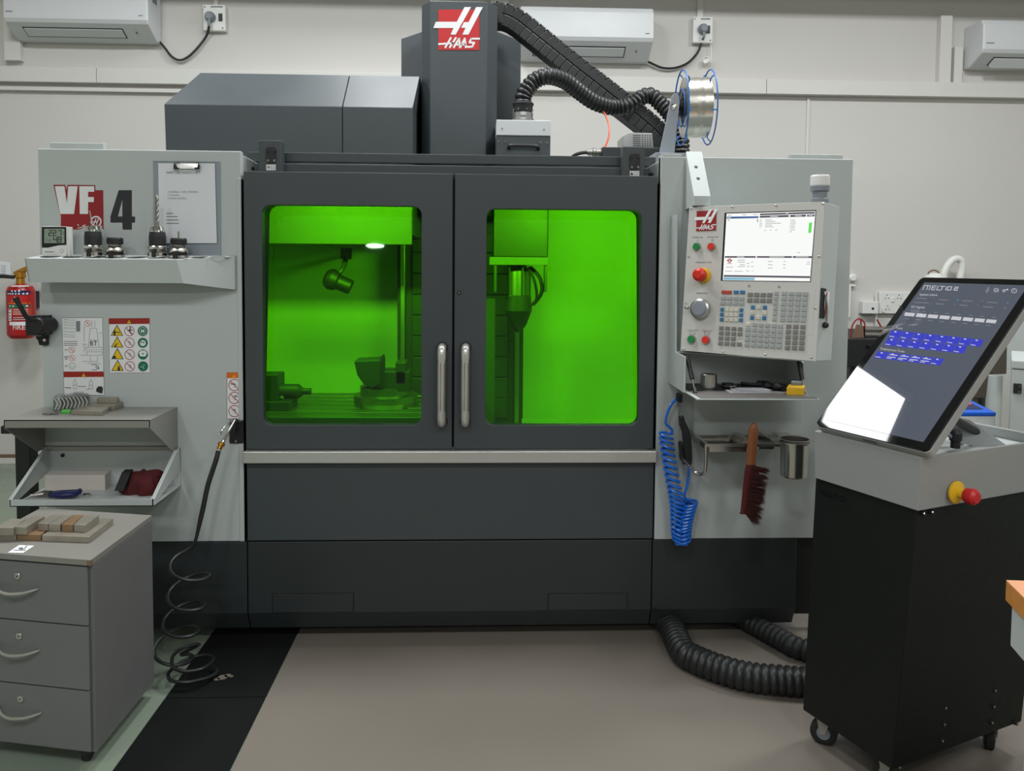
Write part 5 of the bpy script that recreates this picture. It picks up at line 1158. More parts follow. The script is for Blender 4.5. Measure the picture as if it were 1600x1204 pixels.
# top flange with two sunk basins
def fl(x0, x1, y0, y1, r=.012):
    return rrect(x0, x1, y0, y1, r, 4)
x0_, x1_ = X_[0], R(915, 385).x
def cell(xa, xb, xi0, xi1, yi0, yi1, dep, nm):
    I = fl(xi0, xi1, yi0, yi1); n_ = len(I); qn = n_//4; cor = [(xb, yfr_), (xb, ybk), (xa, ybk), (xa, yfr_)]
    V = [(x, y, zr) for x, y in I]+[(x, y, zr) for x, y in cor]; F = []
    for i in range(n_):
        j = (i+1) % n_; ci, cj = min(i//qn, 3), min(j//qn, 3)
        F.append((i, j, n_+ci) if ci == cj else (i, j, n_+cj, n_+ci))
    bb = B(); bb.add(V, F, 'steel')
    bb.add([(x, y, zr-.002) for x, y in I]+[(x, y, zr-.002) for x, y in I], [], 'steel')
    bb.ring([[Vector((x, y, zr)) for x, y in I], [Vector((x*.97+.03*(xi0+xi1)/2, y*.97+.03*(yi0+yi1)/2, zr-dep)) for x, y in I]], 'steel', True, cap=False)
    bb.poly([(x*.97+.03*(xi0+xi1)/2, y*.97+.03*(yi0+yi1)/2, zr-dep) for x, y in I], 'steel'); return mk(nm, bb, t)
xmid = (R(700, 380).x+R(740, 380).x)/2
cell(x0_, xmid, R(425, 372).x, R(700, 372).x, yfr_+.012, ybk-.012, .032, 'basin')
cell(xmid, x1_, R(740, 372).x, R(880, 372).x, yfr_+.012, ybk-.012, .022, 'basin')
b = B(); b.box(x0_, x1_, yfr_-.001, yfr_+.001, zr-.010, zr, 'steel'); mk('front_lip', b, t)
b = B(); # bent strap at the left end
xp_ = x0_+.004
b.tube([(xp_, yfr_+.006, zr-.002), (xp_, yfr_+.006, zr-.07), (xp_-.002, yfr_+.012, zr-.105), (xp_-.012, yfr_+.035, zr-.118), (xp_-.03, yfr_+.06, zr-.112), (xp_-.04, -.012, zr-.09)], .006, 'steel', 8); mk('strap', b, t)
cc_ = R(1040, 378); rc_ = (U(*q(1165, 385), Z=zr).x-U(*q(915, 385), Z=zr).x)/2
b = B(); b.lathe((cc_.x, cc_.y, zr), (0, 0, 1), [(-.004, rc_), (0, rc_), (.001, rc_*.80), (-.004, rc_*.80), (-.004, rc_)], 'steel', 32, False); mk('ring', b, t)
b = B(); b.box(x1_-.01, cc_.x-rc_*.7, cc_.y-.012, cc_.y+.012, zr-.004, zr-.001, 'steel'); b.box(cc_.x-.03, cc_.x+.03, cc_.y+rc_*.75, ybk, zr-.004, zr-.001, 'steel'); mk('ring_arm', b, t)
rr_ = rc_*.74; hgt = zr-U(*q(1020, 635), Y=cc_.y-.03).z
b = B(); b.lathe((cc_.x, cc_.y, zr-hgt), (0, 0, 1), [(0, rr_*.88), (.006, rr_*.95), (hgt+.002, rr_), (hgt+.006, rr_*1.12), (hgt+.007, rr_*.98), (hgt*.1, rr_*.9), (hgt*.1, 0)], 'steel', 30); solo('steel_beaker', b, 'tall steel beaker hanging in the ring of the tray rack', 'cup')
# brush
Yb2 = yfr_-.03; t = thing('bench_brush', 'bench brush with wooden handle and dark red bristles hung on the tray rack', 'brush', tuple(U(*q(770, 955), Y=Yb2)))
def bp(x, y, dy=0): return U(*q(x, y), Y=Yb2+dy)
b = B()
prof = [(765, 258, 8), (765, 275, 22), (762, 310, 33), (757, 370, 32), (752, 430, 30), (748, 500, 28), (745, 545, 30)]
b.ring([[bp(x, y)+Vector((w_*.00058*math.cos(a), .009*math.sin(a)*min(1, w_/25), 0)) for a in [2*math.pi*k/12 for k in range(12)]] for x, y, w_ in prof], 'brush_wood'); mk('handle', b, t)
b = B(); prof = [(745, 538, 30), (735, 580, 30), (722, 660, 26), (710, 760, 24), (700, 860, 24), (690, 868, 20)]
b.ring([[bp(x, y)+Vector((w_*.00058*math.cos(a), .011*math.sin(a), 0)) for a in [2*math.pi*k/12 for k in range(12)]] for x, y, w_ in prof], 'red_cloth'); mk('back', b, t)
b = B(); rnd = random.Random(11)
core = [(750, 550), (800, 570), (800, 640), (784, 730), (768, 820), (760, 880), (735, 895), (710, 875), (704, 858), (722, 660)]
b.prism([bp(x, y, -.006) for x, y in core], (0, .010, 0), 'bristle')
clump = [(rnd.random(), rnd.uniform(-16, 14), rnd.uniform(-.016, .010)) for _ in range(120)]
for i in range(2400):
    s, cl, cd_ = clump[i % 120]; s = min(1, max(0, s+rnd.uniform(-.012, .012))); k_ = max(0.0, (s-.70)/.30)
    x0, y0 = 750-46*s+rnd.uniform(-6, 14), 545+318*s
    x1_b, y1_b = 868-48*s-64*k_*k_*rnd.random()+cl+rnd.uniform(-8, 4), y0+20+68*k_+rnd.uniform(-6, 12)+cl*.4
    d0, d1 = rnd.uniform(-.012, .010), cd_+rnd.uniform(-.004, .004)
    p0, p1 = bp(x0, y0, d0), bp(x1_b, y1_b, d1); w_ = Vector((.0004, 0, .0009)); w2 = Vector((0, .0011, 0))
    b.add([p0-w_, p0+w_, p0+w2, p1], [(0, 1, 3), (1, 2, 3), (2, 0, 3)], 'bristle')
o_ = mk('bristles', b, t); o_['kind'] = 'stuff'
# blue coil hose with black blow gun
t = thing('blue_air_hose', 'bright blue coiled air hose hanging with a black blow gun', 'air hose', tuple(U(*q(275, 1110), Y=-.05)))
Yz = -.07
bq = lambda x, y, Y=Yz: U(*q(x, y), Y=Y)
P0 = spline([bq(255, 95, -.02), bq(215, 130, -.06), bq(185, 190), bq(172, 260), bq(195, 285), bq(215, 305)], 6)
ax = [(175, 325), (180, 400), (195, 500), (212, 600), (232, 700), (248, 780), (255, 850), (258, 920), (262, 1000), (272, 1060)]
ax2 = [(285, 1060), (290, 980), (300, 920), (320, 850), (338, 790)]
def helix(ax, turns, rad, ph, tilt, n_=14):
    out = []; N_ = int(turns*n_)
    for i in range(N_):
        u_ = i/(N_-1)*(len(ax)-1); k = min(int(u_), len(ax)-2); fx = u_-k
        x, y = ax[k][0]+(ax[k+1][0]-ax[k][0])*fx, ax[k][1]+(ax[k+1][1]-ax[k][1])*fx
        a = 2*math.pi*i/n_+ph; c = bq(x, y); r_ = rad(i/(N_-1))
        out.append(c+Vector((r_*math.cos(a), r_*math.sin(a), tilt*r_*math.cos(a))))
    return out
h1 = helix(ax, 21, lambda s: .0235+.005*s, 0, -.25); h2 = helix(ax2, 12, lambda s: .029-.002*s, math.pi, .18)
P1 = spline([bq(350, 775), bq(310, 770), bq(300, 745), bq(315, 690), bq(325, 620), bq(328, 560), bq(322, 525)], 6)
pts = P0+h1+h2+P1
b = B(); b.tube(pts, .0052, 'blue_hose', 7, raw=True); mk('hose', b, t)
b = B(); b.tube([bq(245, 105, -.035), bq(258, 155, -.06), bq(280, 215)], .0028, 'chrome', 7); mk('nozzle', b, t)
def gun(pts, d0, d1, mt, nm):
    bb = B(); bb.prism([U(*q(x, y), Y=Yz-.012+d0) for x, y in pts], (0, d1, 0), mt); return mk(nm, bb, t, .004)
gun([(268, 222), (295, 212), (305, 250), (330, 300), (345, 360), (350, 420), (352, 500), (348, 545), (325, 540), (312, 515), (300, 470), (298, 400), (290, 330), (272, 280)], 0, .026, 'black_rubber', 'gun_body')
gun([(262, 388), (285, 383), (290, 420), (298, 480), (312, 530), (300, 548), (272, 500)], .004, .018, 'black', 'gun_trigger')
b = B(); b.lathe(bq(322, 512), bq(325, 540)-bq(322, 512), [(0, .006), (.008, .006)], 'steel', 10); mk('fitting', b, t)
b = B(); b.box(U(*q(262, 80), Y=-.02).x-.008, U(*q(262, 80), Y=-.02).x+.008, -.045, -.001, U(*q(262, 100), Y=-.02).z-.01, U(*q(262, 62), Y=-.02).z, 'black'); mk('hose_outlet', b, t, .003)
# ================================================================== on top of the machine
# extractor head, fume hose
Ye_ = .62
t = thing('filter_unit', 'grey and white filter unit with black handle on the machine roof', 'filter unit', tuple(U(817, 243, Y=Ye_)))
X0, X1, Z0, Z1 = rect(775, 212, 860, 243, Ye_); zt_u = U(817, 187.5, Y=Ye_).z
b = B(); b.box(X0, X1, Ye_, Ye_+.3, ZP-.12, Z1, 'dark_paint'); mk('lower_case', b, t, .003)
b = B(); b.box(X0+.001, X1+.002, Ye_-.002, Ye_+.3, Z1, zt_u, 'ac_white'); mk('lid', b, t, .003)
f = lambda x, y, Y=Ye_-.012: U(x, y, Y=Y)
b = B(); b.tube([f(795, 231, Ye_), f(795, 230), f(798, 227.5, Ye_-.025), (f(817, 227.5, Ye_-.025)), f(837, 228.5, Ye_-.025), f(841, 231), f(841, 232, Ye_)], .008, 'black', 8); mk('handle', b, t)
for x, y in ((779, 221.5), (789.5, 221.5), (844.5, 223), (854.5, 223)):
    b = B(); b.lathe(f(x, y, Ye_), (0, -1, 0), [(0, .006), (.003, .005)], 'chrome', 8); mk('screw', b, t)
for x, y in ((784.5, 200.5), (850, 202)):
    b = B(); b.lathe(f(x, y, Ye_-.002), (0, -1, 0), [(0, .004), (.002, .003)], 'steel_dull', 8); mk('rivet', b, t)
ch = U(817, 186, Y=Ye_+.1); s_ = (Ye_+.1-CAM.y)/FPX
b = B(); b.lathe((ch.x, Ye_+.1, zt_u-.002), (0, 0, 1), [(0, 15*s_), (.012, 15.5*s_), (.014, 17*s_), (.024, 17*s_), (.026, 15.5*s_), (.035, 16*s_), (.05, 16*s_)], 'alu', 26); col_ = mk('hose_flange', b, t)
b = B(); b.lathe((ch.x, Ye_+.1, zt_u+.046), (0, 0, 1), [(0, 14*s_), (.03, 15*s_), (.045, 17*s_), (.05, 16*s_), (.052, 13*s_)], 'black_rubber', 24); mk('cuff', b, t)
for k in range(8):
    a = 2*math.pi*k/8+.3; b = B(); b.lathe((ch.x+15*s_*math.cos(a), Ye_+.1+15*s_*math.sin(a), zt_u+.062), (math.cos(a), math.sin(a), 0), [(0, .005), (.005, .004)], 'chrome', 7); mk('bolt', b, t)
def corr(pts, r, mt, pitch, amp, n=16, dens=1.0):
    P_ = spline([Vector(p) for p in pts], 40); L_ = [0]
    for a, c in zip(P_[:-1], P_[1:]): L_.append(L_[-1]+(c-a).length)
    tot = L_[-1]; N_ = int(tot/(pitch/4)); out = []; j = 0
    for i in range(N_+1):
        s = tot*i/N_
        while j < len(L_)-2 and L_[j+1] < s: j += 1
        u_ = (s-L_[j])/max(L_[j+1]-L_[j], 1e-9); out.append(P_[j].lerp(P_[j+1], u_))
    bb = B(); bb.tube(out, lambda i, k: r+amp*(.5, 1, .5, -1)[i % 4], mt, n, raw=True); return bb
yh = Ye_+.1
t = thing('fume_hose', 'black corrugated fume hose arching from the filter unit to the rear', 'hose', tuple(U(820, 160, Y=yh)))
b = corr([(ch.x, yh, zt_u+.095), (ch.x, yh, zt_u+.12), U(822, 142, Y=yh), U(836, 126, Y=yh), U(858, 119, Y=yh), U(884, 127, Y=yh+.05), U(905, 143, Y=yh+.1), U(930, 160, Y=yh+.15), U(960, 168, Y=yh+.2), U(985, 164, Y=yh+.2), U(1005, 151, Y=yh+.2), U(1018, 150, Y=yh+.2), U(1034, 164, Y=yh+.2), U(1050, 184, Y=yh+.2), U(1064, 215, Y=yh+.2), U(1064, 260, Y=yh+.2)], .037, 'hose_black', .022, .004); mk('hose', b, t)
# cable carrier: one object per link
t = thing('cable_carrier', 'black plastic cable carrier chain falling from the head to the right rear', 'cable carrier', tuple(U(1040, 230, Y=1.0)))
Ycc = 1.06
cpts = spline([U(x, y, Y=Y) for x, y, Y in [(774, 25, 1.03), (788, 27, 1.04), (804, 34, 1.05), (825, 50, Ycc), (860, 78, Ycc), (900, 110, Ycc), (940, 141, Ycc), (980, 172, Ycc), (1010, 196, Ycc), (1032, 218, Ycc), (1046, 248, Ycc)]], 30)
LL = [0]
for a, c in zip(cpts[:-1], cpts[1:]): LL.append(LL[-1]+(c-a).length)
NL = 27; j = 0; hw_, hh_ = .055, .060
for i in range(NL):
    s0, s1 = LL[-1]*i/NL, LL[-1]*(i+1)/NL
    def at(s):
        k = 0
        while k < len(LL)-2 and LL[k+1] < s: k += 1
        u_ = (s-LL[k])/max(LL[k+1]-LL[k], 1e-9); return cpts[k].lerp(cpts[k+1], u_)
    a, c = at(s0), at(s1); d_ = (c-a).normalized(); up_ = Vector((0, -1, 0)).cross(d_); up_ = up_ if up_.z > 0 else -up_
    L_ = (c-a).length; m_ = (a+c)/2
    M_ = Matrix((d_, Vector((0, 1, 0)), up_)).transposed().to_4x4(); M_.translation = m_
    b = B(); b.M = M_; w0 = L_*.60
    # side plate with a rounded lower lip, cover on top, small raised crossbar
    b.box(-w0, w0, -hw_+.010, hw_, -hh_*.94, hh_*.90, 'black_rubber')
    up2 = [(-w0*.98, .002), (-w0*.98, hh_*.42), (-w0*.72, hh_*.78), (-w0*.3, hh_*.95), (w0*.62, hh_*.95), (w0*.80, hh_*.7), (w0*.80, .002)]
    b.prism([(x, -hw_, z) for x, z in up2], (0, .014, 0), 'hose_black')
    lo2 = [(-w0*.90, -.003), (w0*.72, -.003), (w0*.72, -hh_*.72), (w0*.58, -hh_*.98), (-w0*.90, -hh_*.98)]
    b.prism([(x, -hw_-.005, z) for x, z in lo2], (0, .014, 0), 'hose_black')
    b.box(-w0*.86, w0*.62, -hw_+.002, hw_+.002, hh_*.90, hh_*.99, 'hose_black')
    mk('link', b, t, .003)
b = B(); p0 = U(775, 24, Y=1.0); b.box(Xs[3]-.03, p0.x+.03, .96, 1.1, p0.z-.05, p0.z+.05, 'black'); mk('end_bracket', b, t, .004)
# wire spool in a blue cage on an arm
Ys_ = .36
t = thing('wire_spool', 'big spool of silver wire in a blue wire cage on a grey arm', 'spool', tuple(U(1048, 240, Y=Ys_)))
q = zq(1000, 90, 7.086)
cA, cB_ = U(*q(515, 545), Y=Ys_), U(*q(690, 560), Y=Ys_)
sp = pxm(Ys_)
axd = Vector((.998, -.05, .02)).normalized()
Rr = 46*sp
mid = U(*q(610, 555), Y=Ys_); Lw = .10
b = B(); b.lathe(mid-axd*Lw/2, axd, [(0, Rr*.5), (.0, Rr*1.0), (Lw*.33, Rr*.99), (Lw*.5, Rr*1.005), (Lw*.66, Rr*.99), (Lw, Rr*1.0), (Lw, Rr*.5)], 'silver_wire', 40, False); b.lathe(mid-axd*Lw/2, axd, [(0, Rr*.55), (Lw, Rr*.55)], 'silver_wire', 30, False); mk('wire_winding', b, t)
b = B(); b.lathe(mid-axd*(Lw/2+.02), axd, [(0, Rr*.28), (Lw+.03, Rr*.28)], 'black', 20); mk('core', b, t)
tv = axd.orthogonal().normalized(); bv = axd.cross(tv)
for s in (-1, 1):
    o_ = mid+axd*s*(Lw/2+.008)
    for r_ in ((Rr*1.24,) if s > 0 else (Rr*1.24, Rr*.62)):
        b = B(); b.tube([o_+(tv*math.cos(2*math.pi*k/36)+bv*math.sin(2*math.pi*k/36))*r_ for k in range(36)], .0032, 'blue_wire', 6, raw=True, closed=True); mk('cage_ring', b, t)
    for k in range(6):
        a = 2*math.pi*k/6+.5; dr2 = tv*math.cos(a)+bv*math.sin(a)
        b = B(); b.tube([o_+dr2*Rr*1.24, o_+dr2*Rr*1.1-axd*s*.014, o_+dr2*Rr*(.5)-axd*s*.014], .0028, 'blue_wire', 6, 4); mk('cage_spoke', b, t)
# arm
b = B(); arm = [(215, 1060), (350, 430), (375, 400), (410, 395), (435, 425), (438, 500), (380, 1070)]
b.prism([U(*q(x, y), Y=Ys_-.07) for x, y in arm], (.0, .008, 0), 'arm_grey'); am = mk('arm', b, t, .001)
b = B(); p_ = U(*q(372, 545), Y=Ys_-.07); b.lathe(p_, (0, -1, 0), [(0, .014), (.004, .013), (.008, .006)], 'chrome', 14); mk('hub_bolt', b, t)
b = B(); b.cyl(U(*q(372, 545), Y=Ys_-.064), mid-axd*(Lw/2+.01), .012, 'black', n=10); mk('axle', b, t)
b = B(); pp = U(*q(300, 1070), Y=Ys_-.07); b.box(pp.x-.06, pp.x+.10, Ys_-.12, Ys_+.1, ZP-.02, pp.z, 'arm_grey'); mk('foot', b, t, .002)
# sensor bridge (vented box), dark box, connector, orange line
t = thing('vented_box', 'small grey vented box behind the roof rail', 'box', tuple(U(996, 232, Y=.9)))
Yv_ = .80; pg = [(973, 230), (973, 213), (985, 207), (1019, 208), (1021, 230)]
b = B(); b.prism([U(x, y, Y=Yv_) for x, y in pg], (0, .15, 0), 'alu'); mk('case', b, t, .002)
for r in range(6):
    for c2 in range(7):
        x, y = 991+c2*4.0, 211.5+r*3.2
        if c2 < 3: b = B(); b.rc(x-1.8, y-.6, x+1.8, y+.6, 'black', lambda X, Y: U(X, Y, Y=Yv_-.0008))
        else: b = B(); b.disc(x+1, y, 1.0, 'black', lambda X, Y: U(X, Y, Y=Yv_-.0008), 8)
        mk('vent_hole', b, t)
bx2 = rect(940, 231, 1030, 252, .72)
b = B(); b.box(bx2[0], bx2[1], .70, .86, ZP-.1, bx2[3], 'darker_paint'); t2 = solo('cable_box', b, 'low dark steel box on the machine roof under the vented box', 'box', None, .003)
t = thing('plug_connector', 'metal cable connector with black cable at the side of the low dark roof box', 'connector', tuple(U(930, 240, Y=.74)))
b = B(); a_, c_ = U(917, 238, Y=.74), U(941, 238, Y=.74); b.lathe(a_, c_-a_, [(0, .010), (.01, .016), (.025, .016), (.028, .020), (.04, .020), (.043, .016), (.07, .016)], 'steel_dull', 14); mk('body', b, t)
b = B(); b.tube([U(919, 238, Y=.74), U(908, 239, Y=.74), U(897, 243, Y=.75), U(888, 252, Y=.78)], .008, 'black', 8); mk('cable', b, t)
b = B(); b.tube([U(x, y, Y=Y) for x, y, Y in [(935, 166, .92), (941, 172, .88), (948, 184, .84), (952, 200, .80), (950, 218, .77), (942, 234, .75), (930, 244, .74)]], .0045, 'orange_tube', 7); solo('orange_tube', b, 'thin orange tube curving from the fume hose to the connector', 'tube')
# slot bracket on the right shoulder
b = B(); Xq = rect(1031, 246, 1062, 262, .03); b.box(Xq[0], Xq[1], -.004, .06, ZP-.07, ZP-.002+.012, 'light_paint'); k_ = P('top_bracket', b, .002)
b = B(); p_ = U(1049, 243, Y=.02); b.box(p_.x-.016, p_.x+.016, .012, .03, ZP+.0095, ZP+.0105, 'black'); mk('slot', b, k_)

# ================================================================== kiosk at the right
uk = Vector((.39, -.92, 0)).normalized(); rk = Vector((.92, .39, 0)).normalized()
kio = thing('control_kiosk', 'black kiosk cabinet with grey collar and tilted touch screen on casters', 'kiosk', (1.30, -.70, 0))
def ringp(K, L, R_, z): return [Vector((*(K+q_).xy, z)) for q_ in (Vector((0, 0, 0)), rk*R_, rk*R_-uk*L, -uk*L)]
Kb = Vector((1.133, -.972, 0)); Kt = Vector((1.147, -1.024, 0)); Kc = Vector((1.147, -1.030, 0)); Kd = Vector((1.139, -1.053, 0))
zb0, zm0, zt00 = .10, .842, .985
b = B(); b.hexa(ringp(Kb, .325, .56, zb0), ringp(Kt+uk*-.004+rk*.004, .345, .56, zm0), 'kiosk_black'); mk('cabinet', b, kio, .004)
# hollow collar
o0, o1 = ringp(Kc, .352, .575, zm0-.004), ringp(Kd, .36, .575, zt00); th = .012
def inset(r_):
    c = sum(r_, Vector())/4; return [p+(c-p).normalized()*th*1.6 for p in r_]
i0, i1 = inset(o0), inset(o1); V_ = o0+o1+i0+i1
b = B(); b.add(V_, [f_ for k in range(4) for f_ in [(k, (k+1) % 4, 4+(k+1) % 4, 4+k), (8+k, 8+(k+1) % 4, 12+(k+1) % 4, 12+k), (4+k, 4+(k+1) % 4, 12+(k+1) % 4, 12+k), (k, (k+1) % 4, 8+(k+1) % 4, 8+k)]], 'kiosk_grey'); mk('collar', b, kio, .002)
b = B(); dk = [p+Vector((0, 0, -.03)) for p in i1]; b.hexa([p+Vector((0, 0, -.006)) for p in dk], dk, 'light_paint'); mk('deck', b, kio)
# screen
MK = frame((1.266, -.823, 1.225), -1.1685, .7868)
sw, sh = .374, .62
def LK(bb): bb.M = MK; return bb
b = LK(B()); b.prism([(x, y, -.03) for x, y in rrect(-sw/2, sw/2, -sh/2, sh/2, .014, 4)], (0, 0, .024), 'kiosk_grey'); mk('screen_back', b, kio, .002)
b = LK(B()); b.prism([(x, y, -.006) for x, y in rrect(-sw/2+.002, sw/2-.002, -sh/2+.002, sh/2-.002, .014, 4)], (0, 0, .006), 'bezel_black'); mk('screen_bezel', b, kio)
b = B()
def kp_(x, y, h=.0008): l = UL(x, y, MK); return MK @ Vector((l.x, l.y, h))
ax0, ax1, ay0, ay1 = -sw/2+.026, sw/2-.026, -sh/2+.026, sh/2-.024
b.M = MK; b.rc(ax0, ay0, ax1, ay1, 'kio_bg', lambda x, y: (x, y, .0006)); b.M = None
q = zq(1360, 430, 6.667)
def kf(h): return lambda X, Y: kp_(*q(X, Y), h)
f1, f2 = kf(.0011), kf(.0016)
# word mark drawn as strokes
def mark(X, Y): return f1(X, Y)
sl = .55
def wm(pts): return [(x-(y-105)*sl*0, y) for x, y in pts]
for st in [[(548, 152), (565, 108), (600, 110), (588, 152)], [(600, 110), (628, 112), (612, 152)], [(690, 114), (650, 112), (636, 152), (672, 154)], [(645, 132), (680, 134)], [(708, 114), (692, 154), (730, 156)], [(728, 116), (778, 118)], [(754, 118), (740, 156)], [(796, 120), (784, 156)], [(812, 120), (850, 121), (838, 156), (800, 155), (812, 120)],
           [(880, 124), (915, 125), (910, 140), (878, 138), (870, 156), (908, 157)], [(868, 156), (910, 158)]]: b.stroke(st, 7, 'kio_white', f1)
b.text('System status', 34, 'kio_white', lambda x, y: f1(x, y+(x-512)*.02), 512, 202, 'LEFT'); b.text('I/O Signals', 34, 'kio_white', lambda x, y: f1(x, y+(x-425)*.05), 425, 330, 'LEFT'); b.text('Tools', 30, 'kio_white', lambda x, y: f1(x, y+(x-265)*.1), 268, 549, 'LEFT'); b.text('Deployment Tools', 33, 'kio_white', lambda x, y: f1(x, y+(x-105)*.13), 108, 764, 'LEFT')
for x0, x1, y in [(485, 585, 240), (722, 808, 255), (960, 1065, 267), (1215, 1320, 282), (460, 608, 284), (688, 765, 298), (930, 1010, 312), (1178, 1280, 330)]: b.stroke([(x0, y), (x1, y+5)], 8, 'kio_mid', f1)
for x, y in [(912, 260), (1432, 290), (1400, 342), (880, 305), (665, 245), (640, 292), (1165, 268), (1125, 318)]: b.disc(x, y, 9, 'kio_cyan' if x in (912, 1432) else 'scr_violet', f1, 10, ry=7)
def tile(x0, y0, x1, y1, x2, y2, x3, y3, mt, ff=f1): b.pl([(x0, y0), (x1, y1), (x2, y2), (x3, y3)], mt, ff)
for i in range(8):
    x = 367+i*121.5; y = 387+i*10.2; tile(x, y, x+102, y+9, x+86, y+45, x-16, y+35, 'kio_white'); b.stroke([(x+54, y-20), (x+88, y-17)], 7, 'kio_mid', f1); b.stroke([(x-10, y+64), (x+36, y+68)], 7, 'kio_mid', f1)
def tiles(xy, w_, h_, sk, dx, dy, n_, skip=()):
    for i in range(n_):
        x, y = xy[0]+dx*i, xy[1]+dy*i
        tile(x, y, x+w_, y+dy*.85, x+w_-sk, y+dy*.85+h_, x-sk, y+h_, 'kio_tile'); b.stroke([(x-sk+14, y+h_-12), (x-sk+62, y+h_-5)], 7, 'kio_white', f2); b.stroke([(x+30, y+18), (x+46, y+20)], 12, 'kio_white', f2)
tiles((225, 572), 112, 76, 38, 121, 12.8, 8); tiles((185, 655), 112, 76, 40, 119, 12.5, 7); tiles((82, 792), 108, 70, 40, 116, 13.5, 6)
for i in range(1, 5): x, y = 82+116*i, 792+13.5*i; b.stroke([(x+5, y+22), (x+85, y+32)], 9, 'kio_white', f2); b.stroke([(x-15, y+45), (x+65, y+55)], 9, 'kio_white', f2)
# status icons
b.disc(1312, 157, 26, 'kio_white', f1, 16, 20, ry=21); b.stroke([(1300, 158), (1326, 158)], 5, 'kio_white', f1); b.disc(1498, 163, 30, 'kio_white', f1, 18, 24, ry=25); b.stroke([(1498, 150), (1496, 168)], 5, 'kio_white', f1)
b.disc(1392, 164, 15, 'kio_white', f1, 12, 9); b.stroke([(1398, 158), (1435, 148)], 7, 'kio_white', f1); b.disc(1428, 150, 9, 'kio_white', f1, 8, 4); b.stroke([(1232, 130), (1212, 180)], 18, 'kio_mid', f1); b.stroke([(1205, 160), (1240, 165)], 8, 'kio_mid', f1)
mk('screen', b, kio)
b = LK(B())
for k in range(6): b.box(-.02+.008*k, -.016+.008*k, -sh/2-.0008, -sh/2, -.02, -.012, 'black')
mk('port_row', b, kio)
# hinge bracket, struts, knob
pc = MK @ Vector((.05, -sh/2+.02, -.04))
b = B(); b.prism([U(x, y, Y=-.80) for x, y in ((1478, 650), (1515, 655), (1580, 700), (1560, 712), (1500, 690), (1478, 680))], (.0, .012, 0), 'kiosk_grey'); mk('hinge_bracket', b, kio, .002)
ga, gb = U(1491, 655, Y=-.86), U(1566, 697, Y=-.70)
b = B(); b.cyl(ga, ga.lerp(gb, .60), .012, 'black', n=12); b.cyl(ga.lerp(gb, .60), gb, .005, 'hose_black', n=8); mk('gas_strut', b, kio)
b = B(); b.cyl(U(1471, 672, Y=-.9), U(1503, 693, Y=-.86), .006, 'grey_plastic', n=8); mk('stay_rod', b, kio)
b = B(); c = U(1493, 684, Y=-.88); b.lathe(c+Vector((0, 0, -.028)), (0, 0, 1), [(0, .013), (.02, .013), (.022, .017), (.042, .017), (.05, .011)], 'black', 8); mk('clamp_knob', b, kio)
b = B(); c = U(1549, 694, Y=-.75); b.box(c.x-.02, c.x+.03, c.y-.01, c.y+.02, c.z-.02, c.z+.004, 'black'); mk('strut_block', b, kio, .002)
# stop button on the right face
nR = uk.copy()
def onR(x, y, K=Kc, z=.9):
    v = fwd+RGT*((x-PPX)/FPX)-UPV*((y-PPY)/FPX); t_ = (K-CAM).dot(nR)/v.dot(nR); return CAM+v*t_
c = onR(1492, 768, (Kc+Kd)/2)
b = B(); b.lathe(c+nR*.004, nR, [(-.002, .030), (.004, .030), (.006, .026), (.010, .014), (.028, .013)], 'yellow', 26); es = mk('stop_button', b, kio)
b = B(); b.lathe(c+nR*.028, nR, [(0, .011), (.004, .0185), (.018, .0215), (.028, .021), (.036, .014)], 'red_print', 24); mk('mushroom_cap', b, es)
b = B(); fn_ = lambda x, y: c+nR*.0145-rk*(-x)*.001+Vector((0, 0, -y*.001))
b.text('STOP', 7, 'ink', lambda x, y: c+nR*.0102+rk*x*.001-Vector((0, 0, y*.001)), 0, 21); mk('lettering', b, es)
# bolts on the cabinet
nL = -rk
def bolt(x, y, K):
    p_ = onR(x, y, K); bb = B(); bb.lathe(p_-nR*.004, nR, [(0, .0075), (.008, .0065)], 'black', 10); k_ = mk('bolt', bb, kio)
    bb = B(); bb.lathe(p_+nR*.004, nR, [(0, .003), (.001, .002)], 'chrome', 6); mk('socket', bb, k_)
for x, y, s in [(1442.5, 801.5, .97), (1455.5, 799.5, .97), (1423, 1005.5, .3), (1476.5, 1105, .12), (1474.5, 1131, .1), (1471.5, 1156.5, .05), (1554, 1078, .15), (1552, 1103, .1), (1549, 1128, .06), (1587.5, 1129, .06), (1404.5, 1198, 0)]:
    bolt(x, y, Kb.lerp(Kt, s))
# raised word on the front face
def onL(x, y, h=.0006):
    K = Kb.lerp(Kt, .95); v = fwd+RGT*((x-PPX)/FPX)-UPV*((y-PPY)/FPX); n_ = nL
    t_ = (K-CAM).dot(n_)/v.dot(n_); return CAM+v*t_+n_*(h+.003)
b = B(); q = zq(1260, 580, 4.706)
for st in [[(100, 895), (100, 868), (118, 872), (118, 900)], [(118, 872), (135, 878), (135, 905)], [(165, 890), (145, 884), (145, 912), (165, 918)], [(145, 898), (162, 902)], [(178, 892), (178, 922), (200, 928)], [(205, 900), (230, 908)], [(217, 904), (217, 934)], [(240, 912), (240, 940)], [(255, 918), (290, 930), (288, 962), (253, 948), (255, 918)]]:
    b.stroke(st, 4.5, 'black_gloss', lambda x, y: onL(*q(x, y)))
mk('raised_wordmark', b, kio)
